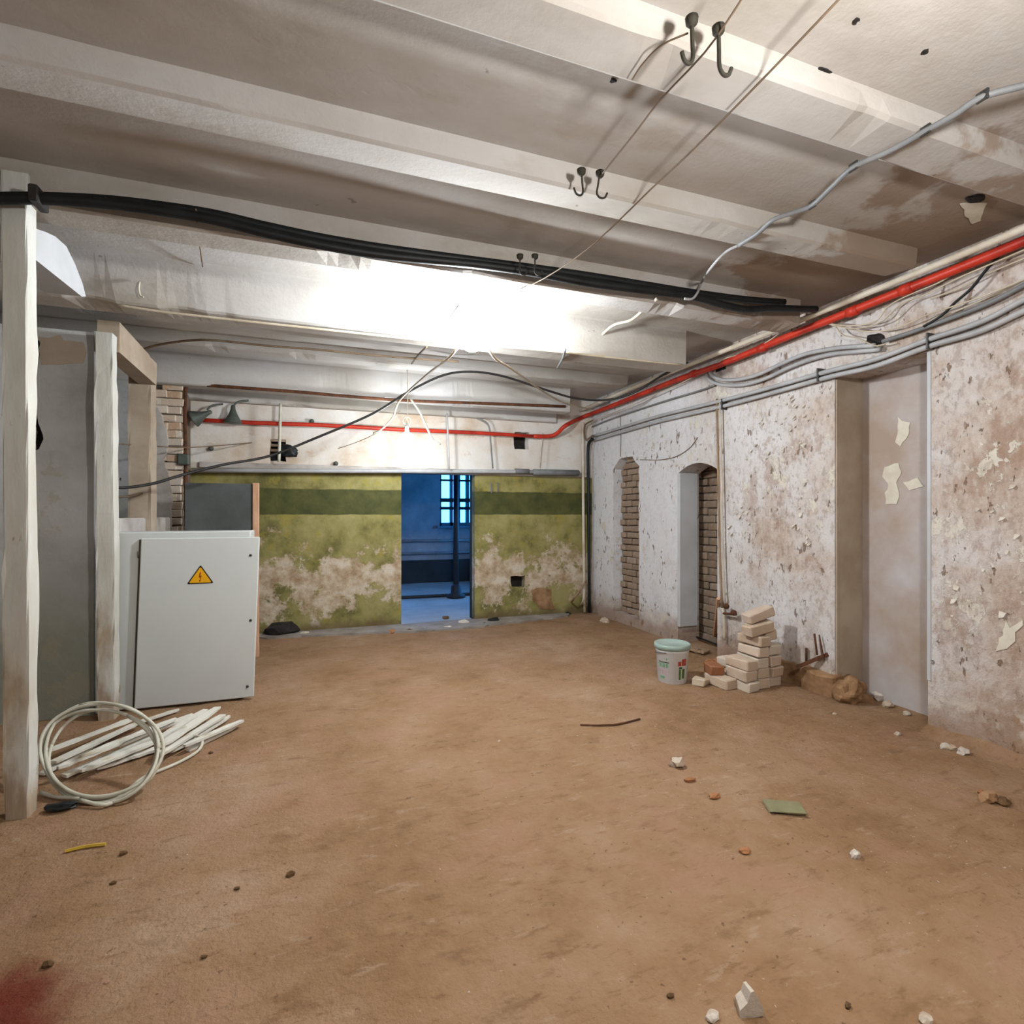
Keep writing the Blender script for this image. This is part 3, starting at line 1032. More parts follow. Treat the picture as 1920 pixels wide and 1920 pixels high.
q = at(1297, 38, z=3.15)
hook((q.x, q.y, 3.158), (q.x + 0.005, q.y, 3.158 - 0.155), -0.045, 'left one of two iron hooks in the beam at the top of the photo')
q = at(1347, 55, z=3.15)
hook((q.x, q.y, 3.158), (q.x + 0.005, q.y, 3.158 - 0.155), 0.05, 'right one of two iron hooks in the beam at the top of the photo')
q = at(1090, 318, z=3.16)
hook((q.x, q.y + 0.0, 3.16), (q.x + 0.01, q.y, 3.16 - 0.125), -0.05, 'left one of two small hooks in the second beam', 0.005)
q = at(1125, 322, z=3.16)
hook((q.x, q.y + 0.0, 3.16), (q.x - 0.02, q.y, 3.16 - 0.125), 0.06, 'right one of two small hooks in the second beam', 0.005)
q = at(975, 478, z=3.11)
hook((q.x, q.y, 3.11), (q.x, q.y, 2.99), 0.05, 'left small hook carrying the black cables at the third beam', 0.005)
q = at(1003, 478, z=3.11)
hook((q.x, q.y, 3.11), (q.x, q.y, 2.99), 0.05, 'right small hook carrying the black cables at the third beam', 0.005)
q = at(203, 470, z=3.0)
q = Vector((q.x, 4.265, 3.06))
t = obj('bent_nail', T([q, q + Vector((0.0, -0.02, -0.05)), q + Vector((0.01, -0.025, -0.1)), q + Vector((0.03, -0.03, -0.11))], 0.006, 6), M['coil'], smooth=True)
tag(t, 'bent white hook on the deep beam left of the black cables', 'hook')

# ------------------------------------------------------------------ CABLES AND PIPES


def cable(name, pts, r, m, label, cat='cable', group=None, sides=8, sub=6):
    o = obj(name, T(pts, r, sides, sub), M[m], smooth=True)
    tag(o, label, cat, group)
    return o


# two thick black cables slung under the third beam
def cyl(pxs, y=3.27, dz=0.0, dy=0.0):
    out = []
    for px, py in pxs:
        p = at(px, py, y=y)
        out.append(p + Vector((0, dy, dz)))
    return out


up = [(-900, 350), (-400, 362), (-60, 372), (0, 371), (90, 371), (200, 376), (300, 387), (400, 402), (500, 425), (600, 446), (700, 463), (800, 477), (900, 490), (1000, 503), (1100, 517), (1200, 533), (1300, 549), (1400, 562), (1470, 567)]
lo = [(-900, 353), (-400, 365), (-60, 374), (0, 373), (90, 374), (200, 382), (300, 395), (400, 412), (500, 437), (600, 459), (700, 476), (800, 487), (900, 497), (1000, 511), (1100, 530), (1200, 543), (1300, 556), (1350, 570), (1400, 580), (1450, 578), (1530, 580)]
cable('black_cable', cyl(up, 3.28), 0.027, 'black', 'upper thick black cable slung across the room under the third beam', group='black cables under the third beam')
cable('black_cable', cyl(lo, 3.235), 0.027, 'black', 'lower thick black cable slung across the room, sagging at its right end', group='black cables under the third beam')
# tie wraps
q = at(72, 372, y=3.25)
o = obj('cable_clamp', B((q.x - 0.02, 3.19, q.z - 0.04), (q.x + 0.02, 3.315, q.z + 0.04), 0.006), M['blacksoft'])
tag(o, 'black clamp around the black cables beside the near post', 'clamp')
# thin drop wires
cable('drop_wire', [at(367, 392, y=3.24), at(372, 440, y=3.5), at(380, 500, y=4.26)], 0.004, 'brownwire', 'thin brown wire dropping from black cable to the deep beam', 'wire')

# conduit wandering over the near ceiling to the upper right corner
ppx = [(1990, 135), (1920, 160), (1842, 182), (1790, 215), (1735, 246), (1670, 282), (1600, 314), (1560, 350), (1523, 385), (1490, 398), (1450, 412), (1420, 438), (1385, 460)]
pts = [at(px, py, z=3.12) for px, py in ppx]
cable('ceiling_conduit', pts, 0.013, 'darkgrey', 'grey conduit snaking over the near ceiling towards the upper right', 'conduit')
for (px, py) in ((1842, 182), (1735, 246), (1600, 314), (1523, 385)):
    q = at(px, py, z=3.12)
    o = obj('conduit_clip', B((q.x - 0.006, q.y - 0.022, q.z - 0.016), (q.x + 0.006, q.y + 0.022, q.z + 0.024), 0.003), M['screw'])
    tag(o, {1842: 'steel clip holding ceiling conduit, nearest the right edge', 1735: 'steel clip on ceiling conduit, second from the right edge', 1600: 'steel clip on ceiling conduit, third from the right edge', 1523: 'steel clip on the ceiling conduit above the brown stain'}[px], 'clip', 'clips on the ceiling conduit')
pts = [at(1385, 460, z=3.12), at(1362, 472, z=3.115), at(1335, 500, z=3.09), at(1315, 530, y=3.3), at(1308, 548, y=3.2), at(1298, 560, y=3.2), at(1283, 560, y=3.22)]
cable('ceiling_conduit', pts, 0.009, 'greypipe', 'thin grey conduit end curling down beside the black cables', 'conduit')
pts = [at(1232, 560, z=3.06), at(1210, 578, z=3.1), at(1183, 600, z=3.15), at(1150, 610, z=3.15), at(1125, 632, z=3.1), at(1100, 660, z=2.99)]
cable('ceiling_conduit', pts, 0.012, 'whitepipe', 'white flex zigzagging over the ceiling right of main bulb', 'conduit')
pts = [at(1060, 655, z=2.88), at(1055, 672, z=2.9), at(1045, 690, z=2.95)]
cable('flex_stub', pts, 0.010, 'darkgrey', 'short dark flex stub under the deep beam right of main bulb', 'cable')

# taut thin wire from the upper right over the beams to the main bulb
pts = [at(1600, -30, z=3.12), at(1570, 2, z=3.12), at(1440, 138, z=3.12), at(1300, 280, z=3.12), at(1220, 355, z=3.12), at(1110, 460, z=3.03), at(1020, 522, z=3.02), at(960, 548, z=3.06), at(915, 560, z=3.2)]
cable('lamp_wire', pts, 0.004, 'brownwire', 'taut thin wire crossing the near beams to the main bulb', 'wire', sub=3)
pts = [at(1400, -20, z=3.13), at(1380, 15, z=3.13), at(1320, 100, z=3.13), at(1240, 185, z=3.13), at(1190, 250, z=3.13), at(1150, 300, z=3.13), at(1130, 325, z=3.13)]
cable('lamp_wire', pts, 0.0035, 'brownwire', 'thin wire between the near hooks and second beam hooks', 'wire', sub=3)
pts = [at(1290, 62, z=3.12), at(1240, 85, z=3.13), at(1205, 120, z=3.14), at(1185, 150, z=3.14)]
cable('lamp_wire', pts, 0.003, 'brownwire', 'short curved wire left of the near iron hooks', 'wire')
pts = [at(860, 572, z=3.2), at(840, 600, z=3.05), at(832, 625, z=2.95), at(836, 640, z=2.92)]
cable('lamp_wire', pts, 0.004, 'blacksoft', 'dark looped wire left of the main bulb', 'wire')
pts = [at(902, 560, z=3.24), at(918, 542, z=3.235), at(960, 540, z=3.23), at(985, 538, z=3.22), at(1010, 528, z=3.2)]
cable('lamp_wire', pts, 0.008, 'beigewire', 'white flex lying on the ceiling above the main bulb', 'wire')
q = [at(926, 568, z=3.1), at(925, 600, z=2.98)]
cable('lamp_wire', q, 0.003, 'brownwire', 'hair thin wire hanging right of the main bulb', 'wire')

# flexes from the main bulb
b1 = BM1 + Vector((0, 0, 0.14))
pts = [b1, dp(925, 668, 4.1), dp(960, 692, 4.7), dp(1020, 735, 5.8), dp(1060, 756, 6.6), dp(1112, 768, 7.6)]
cable('bulb_flex', pts, 0.010, 'beigewire', 'white flex from the main bulb down to the right wall pipes', 'flex')
pts = [b1, dp(850, 662, 4.1), dp(800, 703, 4.9), dp(750, 750, 5.9), dp(736, 783, 6.3), dp(715, 805, 6.35), dp(700, 812, 6.4)]
cable('bulb_flex', pts, 0.010, 'beigewire', 'white flex from the main bulb left to the back bulb', 'flex')
pts = [dp(770, 748, 6.35), dp(787, 772, 6.35), dp(800, 800, 6.35), dp(812, 824, 6.35), dp(826, 833, 6.35)]
cable('bulb_flex', pts, 0.012, 'coil', 'loose white flex end dangling right of the back bulb', 'flex')

# black cable sagging across the whole room in front of the back wall
pts = [dp(205, 914, 4.35), dp(240, 914, 4.45), dp(290, 906, 4.6), dp(340, 891, 4.8), dp(420, 871, 5.1), dp(505, 855, 5.4), dp(600, 818, 5.6), dp(700, 775, 5.8), dp(765, 735, 5.9), dp(830, 704, 6.0), dp(885, 697, 6.0), dp(945, 706, 6.1), dp(1020, 730, 6.3), dp(1080, 747, 6.5), dp(1135, 750, 6.5), dp(1185, 738, 6.4), dp(1240, 705, 6.2), dp(1290, 680, 5.9)]
cable('sagging_cable', pts, 0.0125, 'blacksoft', 'long black cable sagging from the thin post across to right wall')
pts = [dp(200, 931, 4.12), dp(235, 931, 4.6), dp(266, 925, 4.99)]
cable('sagging_cable', pts, 0.010, 'brownwire', 'short brownish cable under the sagging black one by the post')
pts = [dp(212, 832, 4.6), dp(250, 834, 5.0), dp(345, 839, 5.8), dp(430, 834, 6.4), dp(505, 826, 6.9), dp(580, 815, 7.0), dp(640, 800, 7.1)]
cable('sagging_cable', pts, 0.006, 'brownwire', 'thin brown cable sagging past the brick pier to the back wall')
pts = [dp(540, 862, 7.3), dp(620, 845, 7.1), dp(700, 815, 6.8), dp(750, 770, 6.6)]
cable('sagging_cable', pts, 0.004, 'brownwire', 'hair thin wire rising from the left vent to the back bulb')
pts = [at(268, 655, z=2.93), at(300, 646, z=2.95), at(350, 639, z=2.97), at(400, 638, z=2.97), at(500, 648, z=2.97), at(600, 656, z=2.97), at(700, 666, z=2.97), at(800, 674, z=2.97), at(860, 678, z=2.97)]
cable('ceiling_cable', pts, 0.010, 'brownwire', 'brown cable running along the ceiling behind the deep beam')
pts = [at(222, 572, y=4.262), at(300, 584, y=4.262), at(450, 601, y=4.262), at(600, 617, y=4.262), at(760, 634, y=4.262), at(860, 644, y=4.262), at(1000, 655, y=4.262), at(1200, 676, y=4.262), at(1280, 684, y=4.262)]
cable('ceiling_cable', pts, 0.009, 'beigewire', 'straight beige cable clipped along the lower edge of deep beam')
# two ties over the beam-behind shadow
pts = [at(800, 650, z=2.9), at(785, 665, z=2.95), at(772, 682, z=3.0)]
cable('ceiling_cable', pts, 0.008, 'brownwire', 'short slanting cable left of the main bulb under ceiling')

# right wall: white pipe, red pipe, grey conduits
def along(pxs, x):
    return [at(px, py, x=x) for px, py in pxs]


pts = along([(2010, 390), (1920, 428), (1780, 487), (1640, 544), (1500, 601), (1400, 641), (1270, 693), (1160, 738), (1050, 787)], 3.80)
cable('white_pipe', pts, 0.024, 'whitepipe', 'white painted pipe along the top of right wall above red pipe', 'pipe', sub=2)
red = empty('red_pipe', at(1500, 622, x=3.87), 'thick red painted pipe along the top of the right wall', 'pipe')
pts = along([(2010, 412), (1920, 452), (1780, 510), (1640, 566), (1560, 598), (1480, 630), (1350, 684), (1270, 712), (1160, 756), (1098, 780)], 3.88)
pts += [at(1062, 797, y=7.1), at(1045, 812, y=7.25), at(1030, 818, y=7.31), at(1000, 818, y=7.31)]
obj('run', T(pts, 0.031, 10, 4), M['redpipe'], red, True)
red2 = empty('red_pipe', at(700, 802, y=7.31), 'thin red painted pipe running level along the back wall', 'pipe')
obj('run', T([at(998, 818, y=7.31), at(900, 812, y=7.31), at(760, 806, y=7.31), at(600, 797, y=7.31), at(480, 793, y=7.31), at(366, 787, y=7.31)], 0.027, 10, 2), M['redpipe'], red2, True)
for px, py in ((1700, 542), (1600, 583), (1430, 652), (1300, 701)):
    q = at(px, py, x=3.88)
    d = (at(px - 20, py + 8, x=3.88) - q).normalized()
    obj('coupling', T([q - d * 0.04, q + d * 0.04], 0.04, 10, 1), M['redpipe'], red, True)

GR = 'grey conduits on the right wall'
lowa = [(2010, 522), (1920, 562), (1840, 603), (1740, 637), (1640, 674), (1550, 697), (1440, 728), (1350, 752), (1240, 779), (1180, 797), (1112, 818)]
lowb = [(2010, 545), (1920, 583), (1840, 620), (1740, 650), (1640, 687), (1550, 708), (1440, 739), (1350, 763), (1240, 789), (1180, 806), (1112, 826)]
cable('grey_conduit', along(lowa, 3.95), 0.02, 'greypipe', 'lower grey conduit of the long right wall bundle, upper strand', 'conduit', GR)
cable('grey_conduit', along(lowb, 3.955), 0.02, 'greypipe', 'lowest grey conduit along the whole right wall', 'conduit', GR)
upa = [(1345, 684), (1332, 690), (1334, 702), (1350, 711), (1380, 712), (1420, 703), (1470, 680), (1510, 664), (1560, 654), (1600, 650), (1640, 648)]
upb = [(1345, 684), (1326, 694), (1330, 712), (1352, 721), (1390, 722), (1430, 712), (1480, 689), (1520, 674), (1560, 664), (1600, 660), (1650, 655)]
cable('grey_conduit', along(upa, 3.93), 0.018, 'greypipe', 'wavy grey conduit turning into the wall hole, upper strand', 'conduit', GR)
cable('grey_conduit', along(upb, 3.955), 0.018, 'greypipe', 'wavy grey conduit turning into the wall hole, lower strand', 'conduit', GR)
upc = [(1655, 640), (1700, 626), (1740, 612), (1800, 590), (1860, 566), (1920, 535), (2000, 496)]
cable('grey_conduit', along(upc, 3.95), 0.016, 'darkgrey', 'dark grey conduit above the bundle at the right edge', 'conduit', GR)
upd = [(1110, 800), (1150, 784), (1240, 754), (1310, 733), (1340, 722)]
cable('grey_conduit', along(upd, 3.965), 0.010, 'darkgrey', 'thin conduit above the bundle over the narrow niche', 'conduit', GR)
# lumps coloured dark for the shade of holes where conduits enter
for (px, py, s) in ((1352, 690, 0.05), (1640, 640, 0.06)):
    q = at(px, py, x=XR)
    o = struct('hole_shade', rock((XR - 0.004, q.y, q.z), (0.012, s * 1.6, s), px, 1, 2), M['void'], wr)

# beige and black wires above the bundle
WG = 'beige wires above the grey conduits'
wires = [
    ([(1540, 604), (1590, 611), (1640, 603), (1665, 575), (1700, 555), (1760, 530), (1800, 505), (1860, 478)], 3.90, 'upper beige wire arching from red pipe to the right edge'),
    ([(1545, 606), (1600, 616), (1650, 604), (1690, 570), (1740, 550), (1800, 520), (1870, 490), (1940, 460)], 3.90, 'beige wire just under the upper arching one'),
    ([(1560, 607), (1610, 620), (1660, 620), (1710, 604), (1740, 590), (1830, 560), (1930, 520)], 3.92, 'beige wire sagging lowest below the black wire start'),
    ([(1565, 610), (1580, 628), (1610, 635), (1640, 648), (1660, 645)], 3.92, 'short tan wire over the dark wall gap'),
    ([(1745, 560), (1800, 540), (1860, 510), (1940, 476)], 3.95, 'thin beige wire at the right edge below the arching wires'),
    ([(1750, 600), (1820, 572), (1880, 545), (1950, 510)], 3.96, 'thin beige wire just above the dark grey conduit'),
    ([(1280, 705), (1330, 690), (1360, 672), (1400, 662), (1440, 640), (1470, 618)], 3.86, 'beige wire twisting along the red pipe over doorway'),
    ([(1110, 790), (1180, 762), (1240, 735), (1290, 712), (1310, 700), (1330, 682)], 3.9, 'pale wire under the red pipe towards the back corner'),
]
for pxs, x, lab in wires:
    cable('beige_wire', along(pxs, x), 0.0055, 'beigewire', lab, 'wire', WG, 6)
cable('black_wire', along([(1990, 395), (1920, 445), (1880, 475), (1850, 505), (1822, 540), (1790, 568), (1765, 592), (1732, 612)], 3.93), 0.009, 'black', 'black wire crossing the wall from red pipe to grey conduits', 'wire')
# conduit straps
for i, (px, py) in enumerate(((1742, 638), (1536, 702), (1356, 757))):
    q = at(px, py, x=3.95)
    o = obj('conduit_strap', B((3.925, q.y - 0.008, q.z - 0.06), (3.998, q.y + 0.008, q.z + 0.05), 0.004), M['screw'])
    tag(o, ('steel strap on the grey conduits above the near alcove edge', 'steel strap on the grey conduits above the far alcove edge', 'steel strap on grey conduits where the brown riser starts')[i], 'strap', 'straps on the grey conduits')

# corner: white riser, dark riser
cx = at(1100, 1000, x=3.93)
cable('corner_riser', [at(1093, 792, y=7.33), at(1093, 850, y=7.33), at(1094, 1000, y=7.33), at(1096, 1148, y=7.33)], 0.022, 'whitepipe', 'pale vertical pipe in the back right corner', 'pipe')
cable('corner_riser', [at(1111, 822, y=7.2), at(1103, 838, y=7.3), at(1103, 900, y=7.33), at(1104, 1000, y=7.33), at(1105, 1148, y=7.33)], 0.024, 'black', 'black vertical cable in the back right corner', 'cable')
cable('corner_riser', [at(1112, 816, y=7.2), at(1098, 824, y=7.28), at(1097, 798, y=7.28), at(1112, 788, y=7.2)], 0.012, 'brownwire', 'pinkish pipe elbow at the top of the corner risers', 'pipe')
pts = [onfloor(1040, 1135, .02), onfloor(1062, 1143, .03), onfloor(1083, 1142, .03), at(1093, 1128, y=7.2), at(1095, 1105, y=7.25)]
cable('corner_hose', pts, 0.018, 'whitepipe', 'white hose curving off the floor in the back right corner', 'hose')
pts = [onfloor(1066, 1140, .02), at(1076, 1122, y=7.15), at(1090, 1104, y=7.2), at(1098, 1090, y=7.3)]
cable('corner_hose', pts, 0.014, 'oldwood', 'brownish hose leaning in the back right corner', 'hose')

# risers beside the arched doorway with valves
rx = 3.95
ris = empty('heating_riser', at(1352, 1200, x=rx), 'thin brown twin riser pipe with valves beside the arched doorway', 'pipe')
obj('pipe', T([at(1344, 748, x=rx), at(1347, 900, x=rx), at(1350, 1050, x=rx), at(1354, 1140, x=rx)], 0.012, 8, 3), M['oldwood'], ris, True)
obj('pipe', T([at(1350, 748, x=rx), at(1353, 900, x=rx), at(1356, 1050, x=rx), at(1360, 1138, x=rx)], 0.009, 8, 3), M['whitepipe'], ris, True)
obj('pipe', T([at(1355, 1140, x=rx), at(1357, 1160, x=rx), at(1358, 1180, x=rx), at(1358, 1200, x=rx)], 0.016, 8, 3), M['whitepipe'], ris, True)
obj('elbow', T([at(1356, 1150, x=rx), at(1366, 1151, x=rx - 0.02), at(1380, 1152, x=rx - 0.03)], 0.013, 8, 3), M['rust'], ris, True)
for px, py in ((1362, 1137), (1376, 1149)):
    q = at(px, py, x=rx - 0.03)
    bm = bmesh.new()
    lathe(bm, [(0.012, -0.02), (0.028, -0.008), (0.03, 0.008), (0.012, 0.02)], q, 12, (-1, -0.4, 0.2))
    obj('valve', bm, M['rust'], ris, True)
# drooping faint wire by niche
pts = along([(1163, 780), (1164, 820), (1163, 856)], 3.99)
cable('niche_wire', pts, 0.004, 'brownwire', 'thin vertical wire running down to the narrow niche', 'wire')
pts = along([(1200, 862), (1240, 862), (1270, 855), (1295, 838), (1308, 820)], 3.99)
cable('niche_wire', pts, 0.004, 'brownwire', 'faint drooping wire between the niche and the arched doorway', 'wire')

# back wall fittings
cable('ledge_pipe', [at(360, 882, y=7.28), at(600, 883, y=7.28), at(900, 884, y=7.28), at(1010, 885, y=7.28)], 0.028, 'greypipe', 'grey pipe lying along the ledge above the green paint', 'pipe', sub=2)
cable('ledge_pipe', [at(1000, 885, y=7.27), at(1085, 887, y=7.27)], 0.045, 'darkgrey', 'thicker dark pipe end at the right end of the ledge', 'pipe', sub=1)
cable('ledge_pipe', [at(966, 883, y=7.27), at(992, 884, y=7.27)], 0.036, 'darkgrey', 'grey pipe sleeve on the ledge under the right vent hole', 'pipe', sub=1)
cable('hanging_rod', [at(526, 757, y=7.2), at(525, 800, y=7.2), at(523, 866, y=7.2)], 0.018, 'coil', 'white vertical rod hanging in front of the left vent hole', 'rod')
cable('hanging_rod', [at(838, 775, y=7.2), at(840, 820, y=7.2), at(842, 880, y=7.2)], 0.012, 'greypipe', 'pale grey vertical conduit hanging above the doorway', 'conduit')
cable('wall_conduit', [at(880, 778, y=7.33), at(905, 788, y=7.33), at(917, 800, y=7.33), at(920, 830, y=7.33), at(924, 878, y=7.33)], 0.011, 'darkgrey', 'bent grey conduit on the back wall left of the vent', 'conduit')
cable('wall_conduit', [at(1018, 812, y=7.33), at(1014, 850, y=7.33), at(1012, 875, y=7.33)], 0.009, 'whitepipe', 'thin white wire on the back wall right of the vent', 'wire')
cable('wall_conduit', [at(920, 905, y=7.37), at(922, 925, y=7.37)], 0.010, 'darkgrey', 'short pipe stub on the green wall left of corner', 'pipe')
cable('wall_conduit', [at(933, 905, y=7.37), at(934, 922, y=7.37)], 0.010, 'darkgrey', 'second short pipe stub on the green wall', 'pipe')
# rusty pipe in the back left corner and along the deep beam
cable('rusty_pipe', [at(349, 1000, y=6.86), at(348, 900, y=6.86), at(347, 760, y=6.86), at(350, 724, y=6.86), at(362, 721, y=6.8), at(450, 727, y=6.7), at(560, 735, y=6.7), at(640, 742, y=6.7), at(760, 751, y=6.7), at(900, 756, y=6.7), at(1060, 762, y=6.7)], 0.019, 'rust', 'rusty pipe rising beside the brick pier and along the beam', 'pipe')
q = at(345, 862, y=6.84)
o = obj('junction_box', B((q.x - 0.055, 6.79, q.z - 0.06), (q.x + 0.055, 6.88, q.z + 0.06), 0.012), M['tin'])
tag(o, 'dark junction box on the rusty pipe beside the brick pier', 'junction box')
for (px, py, tip, lab) in ((437, 768, 0, 'dark cone shaped horn lamp above the red pipe, upright'), (388, 775, 1, 'dark horn lamp tilted sideways in the back left corner')):
    q = at(px, py, y=7.2)
    t = empty('horn_lamp', q, lab, 'lamp', 'horn lamps above the red pipe')
    bm = bmesh.new()
    lathe(bm, [(0.10, -0.16), (0.098, -0.15), (0.05, -0.06), (0.028, 0.0), (0.022, 0.05), (0.0, 0.06)], q, 18, (0.0, 0, 1) if not tip else (0.7, -0.1, 0.35))
    obj('shade', bm, M['tin'], t, True)
    obj('arm', T([q + Vector((0, 0, 0.04)), q + Vector((0.06, 0.01, 0.10)), q + Vector((0.16, 0.05, 0.13))], 0.012, 6), M['tin'], t, True)
# black rounded lump in the left vent
o = obj('vent_plug', rock(at(541, 848, y=7.37), (0.10, 0.05, 0.10), 5, 1, 3), M['black'], smooth=True)
tag(o, 'round black plug hanging at the left vent hole', 'plug')
for px, py, lab in ((396, 841, 'small grey wall knob above the dark board'), (630, 869, 'small dark wall knob left of the back bulb'), (585, 790, 'small dark peg on the red back pipe')):
    q = at(px, py, y=7.37)
    bm = bmesh.new()
    lathe(bm, [(0.025, 0.03), (0.03, 0.0), (0.022, -0.035), (0.0, -0.045)], q, 10, (0, 1, 0))
    o = obj('wall_peg', bm, M['tin'], smooth=True)
    tag(o, lab, 'peg')

# dark sheet with a raw wooden batten standing behind the cabinet
ya = 6.3
p0, p1 = at(346, 905, y=ya), at(474, 905, y=ya)
sh = empty('leaning_board', ((p0.x + p1.x) / 2, ya + 0.03, 0), 'dark grey board with pinkish wooden edge standing behind the cabinet', 'board')
obj('sheet', B((p0.x, ya, 0), (p1.x, ya + 0.03, p0.z), 0.004), M['board'], sh)
obj('edge_batten', B((p1.x, ya - 0.03, 0), (p1.x + 0.06, ya + 0.035, p0.z + 0.01), 0.004), M['rawwood'], sh)

# standing pole in the far room
q = at(855, 1120, z=0.0)
pl = empty('standing_pole', (q.x, q.y, 0), 'dark iron pole on a round foot in the blue far room', 'pole')
obj('shaft', T([(q.x, q.y, 0.02), (q.x, q.y, 1.4), (q.x, q.y, 2.79)], 0.05, 12, 1), M['iron_bar'], pl, True)
bm = bmesh.new()
lathe(bm, [(0.17, 0.0), (0.17, 0.04), (0.10, 0.08), (0.09, 0.2), (0.05, 0.24)], (q.x, q.y, 0), 20)
obj('foot', bm, M['iron_bar'], pl, True)
cable('floor_step_line', [(0.9, 9.75, 0.03), (1.8, 9.7, 0.03), (2.8, 9.72, 0.03), (3.6, 9.75, 0.03)], 0.028, 'iron_bar', 'dark line of a step across the floor of the blue far room', 'pipe')  # round bar standing in for the dark edge of a floor step
for k, zc in enumerate((0.66, 0.93)):
    cable('wall_pipe', [(0.2, YF2 - 0.1, zc), (2.0, YF2 - 0.1, zc), (4.3, YF2 - 0.1, zc)], 0.03, 'darkgrey', ('lower heating pipe under the far room window', 'upper heating pipe under the far room window')[k], 'pipe', sub=1)

# ------------------------------------------------------------------ ELECTRICAL CABINET
cy = 4.9
xl = at(212, 1100, y=cy).x
cab = empty('electrical_cabinet', (-0.9, cy + 0.17, 0), 'large light grey electrical cabinet with yellow high voltage sign on its door', 'cabinet')
xs = at(263, 1010, y=cy).x
zt_body = at(230, 998, y=cy).z
zt_door = at(300, 1009, y=cy - 0.03).z
xr_ = at(487, 1012, y=cy - 0.03).x
# body leans a little: shear toward -x with falling height
def lean(bm, k=0.045):
    for v in bm.verts:
        v.co.x -= k * (zt_door - v.co.z) / zt_door
    return bm


obj('body', lean(B((xl, cy, 0.01), (xr_ - 0.07, cy + 0.30, zt_body), 0.008)), M['cabinet'], cab)
obj('seal', lean(B((xs - 0.004, cy - 0.008, 0.02), (xs + 0.03, cy + 0.002, zt_door - 0.01))), M['seam'], cab)
door = obj('door', lean(B((xs + 0.012, cy - 0.034, 0.015), (xr_, cy - 0.006, zt_door), 0.007)), M['cabinet'], cab)
for px, py in ((470, 1041), (470, 1163), (464, 1287)):
    q = at(px, py, y=cy - 0.034)
    bm = bmesh.new()
    lathe(bm, [(0.011, 0.004), (0.011, -0.003), (0.007, -0.006), (0.0, -0.006)], q, 12, (0, 1, 0))
    obj('screw', bm, M['screw'], door, True)
for py in (1040, 1180, 1300):
    q = at(262, py, y=cy - 0.02)
    obj('hinge', T([q + Vector((-0.006, 0, -0.025)), q + Vector((-0.006, 0, 0.025))], 0.008, 8, 1), M['seam'], cab, True)
fnd = lambda u, v, d: Vector((u, d, v))
q = [at(px, py, y=cy - 0.035) for px, py in ((351, 1095), (400, 1093), (376, 1060))]
cen = (q[0] + q[1] + q[2]) / 3


def tri(k, rnd=0.0):
    out = []
    for i in range(3):
        a = cen + (q[i] - cen) * k
        b = cen + (q[(i + 1) % 3] - cen) * k
        c0 = cen + (q[i - 1] - cen) * k
        out += [((a.lerp(c0, 0.05)).x, (a.lerp(c0, 0.05)).z), ((a.lerp(b, 0.05)).x, (a.lerp(b, 0.05)).z)]
    return out


obj('warning_sign_border', plate(tri(1.04), [], fnd, cy - 0.0355, cy - 0.033), M['black_ink'], door)
obj('warning_sign', plate(tri(0.88), [], fnd, cy - 0.0365, cy - 0.034), M['yellow'], door)
bolt = [(-0.001, 0.045), (0.007, 0.045), (0.002, 0.016), (0.012, 0.018), (0.002, -0.02), (0.007, -0.018), (-0.003, -0.034), (-0.007, -0.014), (-0.003, -0.018), (0.001, 0.004), (-0.010, 0.004)]
obj('lightning_mark', plate([(cen.x - 0.002 + u, cen.z - 0.004 + v) for u, v in bolt], [], fnd, cy - 0.0372, cy - 0.035), M['red_ink'], door)

# ------------------------------------------------------------------ LATHS AND COIL
ends = [  # near-left end, far-right end (px), width, stack height, label
    ((78, 1452), (215, 1372), .055, .02, 'whitewashed lath at the near left end of the pile'),
    ((100, 1430), (262, 1352), .05, .05, 'lath lying on top at the left of the pile, inside the coil'),
    ((88, 1408), (248, 1345), .045, .08, 'upper left lath of the pile closest to the thin post'),
    ((120, 1455), (300, 1376), .05, .03, 'lath across the middle of the cable coil'),
    ((150, 1446), (290, 1390), .06, .055, 'short knotty lath inside the coil'),
    ((180, 1441), (302, 1402), .05, .02, 'nearest lath at the front of the pile, inside coil'),
    ((150, 1420), (330, 1345), .04, .10, 'thin lath on the very top of the pile'),
    ((200, 1405), (362, 1338), .06, .065, 'broad lath crossing from coil towards the cabinet'),
    ((285, 1392), (386, 1332), .055, .05, 'lath pointing at the cabinet door, left of its group'),
    ((296, 1402), (408, 1328), .06, .09, 'broad clean lath on top below the cabinet door'),
    ((300, 1414), (418, 1340), .055, .06, 'lath under the clean broad one below the cabinet'),
    ((320, 1410), (430, 1342), .05, .03, 'lath with split end right of the coil'),
    ((345, 1400), (454, 1349), .045, .055, 'lath reaching farthest right from the pile'),
    ((262, 1352), (335, 1327), .04, .03, 'lath lying farthest back against the cabinet foot'),
    ((352, 1408), (442, 1362), .04, .012, 'low lath at the right rim of the pile'),
    ((108, 1440), (230, 1392), .04, .085, 'narrow lath over the dark gap in the coil'),
]
